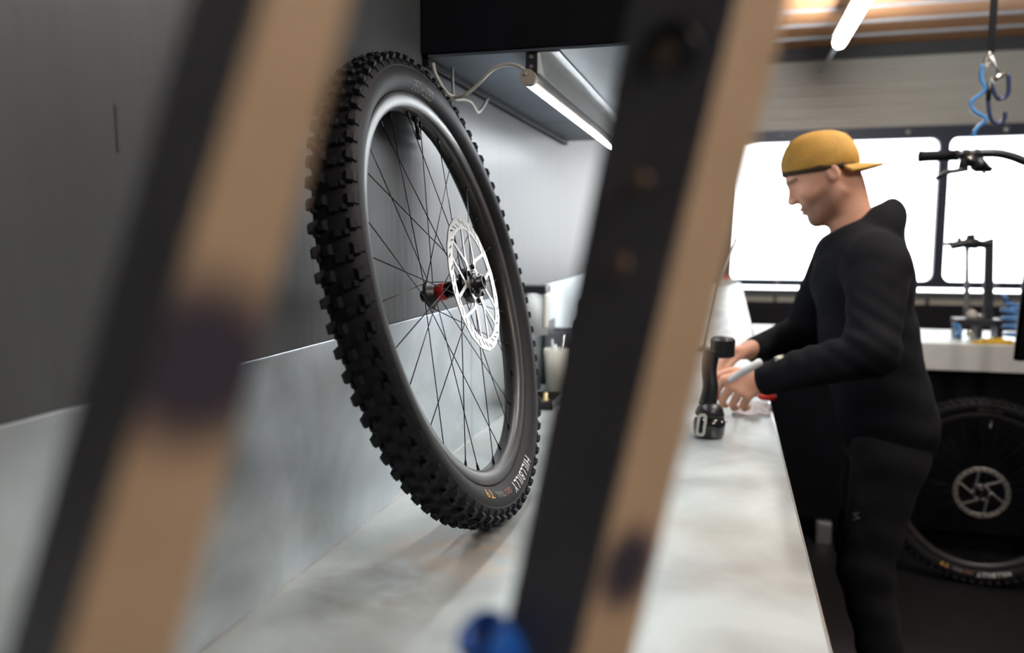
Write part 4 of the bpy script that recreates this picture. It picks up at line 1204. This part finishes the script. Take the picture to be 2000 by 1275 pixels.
cb2 = cbm.build('crossbar', 'plastic', fs_)
MB().cyl((0.988, Y2, 1.35), (0.988, Y2, 1.376), 0.009, 14).build('clamp_screw', 'plastic', cb2)
MB().hexa([(1.015, Y2 - 0.014, 1.35), (1.048, Y2 - 0.014, 1.35), (1.048, Y2 + 0.014, 1.35), (1.015, Y2 + 0.014, 1.35), (1.016, Y2 - 0.012, 1.386), (1.050, Y2 - 0.012, 1.390), (1.050, Y2 + 0.012, 1.390), (1.016, Y2 + 0.012, 1.386)]).build('clamp_block', 'plastic', cb2, 0.002)
MB().lathe([(0.0, -0.014), (0.010, -0.012), (0.012, 0.0), (0.010, 0.012), (0.0, 0.014)], 14, ax=((0.945, Y2, 1.345), (1, 0, 0.2))).build('end_knob', 'chrome', cb2)
box('base_rail', (0.985, Y2 - 0.05, BZ + 0.055), (1.175, Y2 + 0.05, BZ + 0.085), 'darkmetal', fs_, 0.004)
for x in (0.99, 1.07, 1.15):
    box('base_leg', (x, Y2 - 0.05, BZ + 0.001), (x + 0.022, Y2 + 0.05, BZ + 0.055), 'darkmetal', fs_, 0.003)
MB().lathe([(0.0, 0.0), (0.02, 0.0), (0.024, 0.01), (0.02, 0.028), (0.008, 0.04), (0.0, 0.042)], 18, ax=((1.05, Y2 - 0.02, BZ + 0.086), (0, 0, 1))).build('gauge', 'cream', fs_)
MB().lathe([(0.0, 0.0), (0.016, 0.0), (0.02, 0.01), (0.016, 0.02), (0.0, 0.022)], 18, ax=((1.088, Y2 - 0.02, BZ + 0.086), (0, 0, 1))).build('adjuster', 'steelgrey', fs_)
MB().lathe([(0.0, 0.0), (0.018, 0.0), (0.02, 0.006), (0.012, 0.012), (0.0, 0.013)], 16, ax=((1.045, 3.898, BZ + 0.022), (0, -1, 0))).build('front_knob', 'chrome', fs_)
# blue coiled air hose on the bench
hp = []
for k in range(150):
    t = k / 149; a = t * 2 * PI * 4.3
    r_ = 0.044 - 0.006 * t
    hp.append((1.205 - 0.03 * t + r_ * math.cos(a), 3.845 + r_ * math.sin(a) * 0.8, BZ + 0.0085 + 0.150 * t + 0.003))
tag(MB().tube(hp + [(1.16, 3.85, BZ + 0.185), (1.14, 3.85, BZ + 0.2)], 0.0068, 10).build('coiled_air_hose', 'bluehose'), 'blue coiled air hose standing on the cross bench beside the grey stand', 'hose')
tag(MB().tube(smooth_path([(0.965, 3.86, BZ + 0.008), (0.985, 3.85, BZ + 0.03), (0.99, 3.87, BZ + 0.055), (0.975, 3.89, BZ + 0.06), (0.985, 3.88, BZ + 0.03), (1.0, 3.86, BZ + 0.008)], 6), 0.006, 10).build('air_hose_end', 'bluehose'), 'short loop of blue hose lying left of the grey bench stand', 'hose')
for x_, y_, dx_, lab in ((1.045, 3.69, 0.0, 'rumpled yellow work glove lying at the front of the cross bench'),):
    gl = tag(cloth('work_glove', 1.090, 3.745, 0.078, 0.034, BZ, 0.022, 'yellow', '', 11, 0.1), lab, 'glove')
tag(cloth('work_glove', 1.235, 3.745, 0.058, 0.032, BZ, 0.018, 'yellow', '', 15, -0.05), 'second yellow work glove at the right edge of the cross bench', 'glove')

# ------------------------------------------------------------------ hanging hook and hose
hk = thing('hanging_hook', 'navy double hook with chrome shackle hanging on a black strap', 'hook', (0.785, 2.9, 1.73))
HY = 2.9
def hp_(u, v):
    r = W2C.transposed() @ Vector((u - 1000, -(v - 637.5), -FPX))
    return CAM + r * (HY / r.y)
top = hp_(1938, 0); s1 = hp_(1935, 104)
MB().box((s1.x - 0.010, HY - 0.004, s1.z), (s1.x + 0.010, HY + 0.004, ZC)).build('strap', 'cabblack', hk)
MB().tube(smooth_path([hp_(1934, 102), hp_(1925, 118), hp_(1921, 130), hp_(1928, 128), hp_(1936, 112)], 4), 0.0062, 10).build('shackle', 'chrome', hk)
MB().tube([hp_(1935, 108), hp_(1945, 132), hp_(1951, 146)], 0.006, 10).build('link', 'steelgrey', hk)
MB().tube([hp_(1939, 158), hp_(1948, 151), hp_(1966, 143)], [0.010, 0.0085, 0.006], 12).build('gate', 'chrome', hk)
MB().tube(smooth_path([hp_(1969, 145), hp_(1970, 165), hp_(1969, 182), hp_(1962, 191), hp_(1952, 193), hp_(1944, 187), hp_(1938, 172), hp_(1934, 162)], 5), 0.0066, 10).build('upper_hook', 'navymetal', hk)
MB().tube([hp_(1932, 160), hp_(1930, 196)], [0.0085, 0.0075], 12).build('handle', 'plastic', hk)
MB().tube(smooth_path([hp_(1930, 194), hp_(1931, 212), hp_(1935, 232), hp_(1943, 241), hp_(1954, 241), hp_(1962, 231), hp_(1963, 219)], 5), 0.0066, 10).build('lower_hook', 'navymetal', hk)
tag(MB().tube(smooth_path([hp_(1920, 126), hp_(1916, 145), hp_(1918, 160), hp_(1924, 172), hp_(1916, 184), hp_(1900, 196), hp_(1897, 208), hp_(1906, 220), hp_(1922, 228), hp_(1924, 236), hp_(1912, 247), hp_(1903, 258), hp_(1902, 268)], 6), 0.0066, 10).build('hanging_air_hose', 'bluehose'), 'thin blue coiled hose dangling beside the navy hook', 'hose')

# ------------------------------------------------------------------ small things at the back of the bench
cup = thing('tool_cup', 'grey-white tapered cup of tools on the bench behind the wheel', 'cup', (-0.47, 2.28, BZ))
cx_, cy_ = -0.468, 2.235
MB().lathe([(0.0, 0.001), (0.030, 0.001), (0.040, 0.125), (0.0375, 0.125), (0.028, 0.006), (0.0, 0.006)], 28, ax=((cx_, cy_, BZ), (0, 0, 1))).build('body', 'cream', cup)
for k, (dx, dy, l, m) in enumerate(((0.012, 0.008, 0.165, 'chrome'), (-0.012, 0.010, 0.15, 'steelgrey'), (0.0, -0.014, 0.14, 'whiteplastic'))):
    t_ = MB().tube([(cx_ + dx * 0.5, cy_ + dy * 0.5, BZ + 0.01), (cx_ + dx * 1.6, cy_ + dy * 1.6, BZ + l)], 0.004, 10).build('hex_driver', m)
    tag(t_, ['bright steel rod tool standing in the tapered cup', 'grey rod tool standing in the tapered cup', 'short white rod standing in the tapered cup'][k], 'tool', 'tools in the cup')
ct = thing('wall_roll_holder', 'pale wrapped roll hanging on the wall above the tool cup', 'roll', (-0.5, 2.25, 1.08))
MB().tube([(-0.505, 2.12, 1.11), (-0.505, 2.12, 1.235)], 0.034, 24).build('roll', 'whiteplastic', ct)
box('roll_label', (-0.478, 2.090, 1.13), (-0.4695, 2.125, 1.22), 'cream', ct, 0.002)
box('bracket', (XW + 0.004, 2.085, 1.225), (-0.47, 2.155, 1.245), 'plastic', ct, 0.003)
bn = thing('parts_bin', 'grey open parts bin standing on the bench behind the cup', 'bin', (-0.5, 2.4, BZ))
for lo_, hi_ in (((-0.53, 2.33, BZ + 0.001), (-0.43, 2.47, BZ + 0.008)), ((-0.53, 2.33, BZ + 0.001), (-0.525, 2.47, BZ + 0.19)), ((-0.53, 2.33, BZ + 0.001), (-0.43, 2.335, BZ + 0.16)), ((-0.53, 2.465, BZ + 0.001), (-0.43, 2.47, BZ + 0.16)), ((-0.435, 2.33, BZ + 0.001), (-0.43, 2.47, BZ + 0.12))):
    box('bin_side', lo_, hi_, 'greyplastic', bn, 0.001, 1)
sb = thing('spray_bottle', 'cream-labelled black spray bottle standing in front of the parts bin', 'bottle', (-0.42, 2.32, BZ))
MB().lathe([(0.0, 0.001), (0.026, 0.001), (0.028, 0.006), (0.028, 0.18), (0.024, 0.20), (0.010, 0.215), (0.010, 0.235), (0.0, 0.236)], 26, ax=((-0.405, 2.30, BZ), (0, 0, 1))).build('body', 'plastic', sb)
MB().lathe([(0.0284, 0.09), (0.0286, 0.092), (0.0286, 0.155), (0.0284, 0.157)], 26, ax=((-0.405, 2.30, BZ), (0, 0, 1))).build('paper_label', 'cream', sb)
MB().tube([(-0.405, 2.30, BZ + 0.235), (-0.405, 2.30, BZ + 0.262)], [0.013, 0.010], 18).build('nozzle', 'plastic', sb)
tr = thing('parts_tray', 'low black tray of small fittings on the bench behind the wheel', 'tray', (-0.47, 2.05, BZ))
for lo_, hi_ in (((-0.520, 1.98, BZ + 0.001), (-0.425, 2.10, BZ + 0.005)), ((-0.520, 1.98, BZ + 0.001), (-0.517, 2.10, BZ + 0.026)), ((-0.428, 1.98, BZ + 0.001), (-0.425, 2.10, BZ + 0.022)), ((-0.520, 1.98, BZ + 0.001), (-0.425, 1.983, BZ + 0.022)), ((-0.520, 2.097, BZ + 0.001), (-0.425, 2.10, BZ + 0.026))):
    box('tray_side', lo_, hi_, 'plastic', tr, 0.001, 1)
labs = ['brass fitting standing at the front of the low black tray', 'brass fitting lying beside the tallest one in the tray', 'small bright nut at the back of the low tray', 'small brass nut at the wall side of the tray']
for k, (x, y, r_, h_) in enumerate(((-0.455, 2.03, 0.011, 0.030), (-0.480, 2.02, 0.009, 0.018), (-0.465, 2.065, 0.010, 0.014), (-0.498, 2.055, 0.008, 0.012))):
    t_ = MB().lathe([(0.0, 0.0), (r_, 0.0), (r_, h_ * 0.45), (r_ * 0.6, h_ * 0.55), (r_ * 0.6, h_), (0.0, h_)], 6 if k > 1 else 14, ax=((x, y, BZ + 0.0055), (0, 0, 1))).build('metal_fitting', 'brass' if k != 2 else 'chrome')
    tag(t_, labs[k], 'fitting', 'fittings in the tray')
# far end of the long bench: red-topped box, slim rod
rb_ = thing('parts_box', 'small pale box with red lid at the far end of the long bench', 'box', (0.02, 7.9, BZ))
box('body', (-0.08, 7.80, BZ + 0.001), (0.08, 8.0, BZ + 0.05), 'whiteplastic', rb_, 0.004)
box('lid', (-0.07, 7.81, BZ + 0.05), (0.03, 7.99, BZ + 0.075), 'redplastic', rb_, 0.004)
al = thing('slim_stick', 'slim grey rod rising from the bench beside the near stand', 'rod', (-0.04, 3.2, BZ))
MB().tube([(-0.085, 3.2, BZ + 0.02), (-0.045, 3.2, 1.18), (0.028, 3.2, 1.372)], 0.0055, 10).build('rod', 'steelgrey', al)
MB().lathe([(0.0, 0.001), (0.035, 0.001), (0.035, 0.012), (0.010, 0.022), (0.0, 0.024)], 24, ax=((-0.085, 3.2, BZ), (0, 0, 1))).build('base', 'plastic', al)
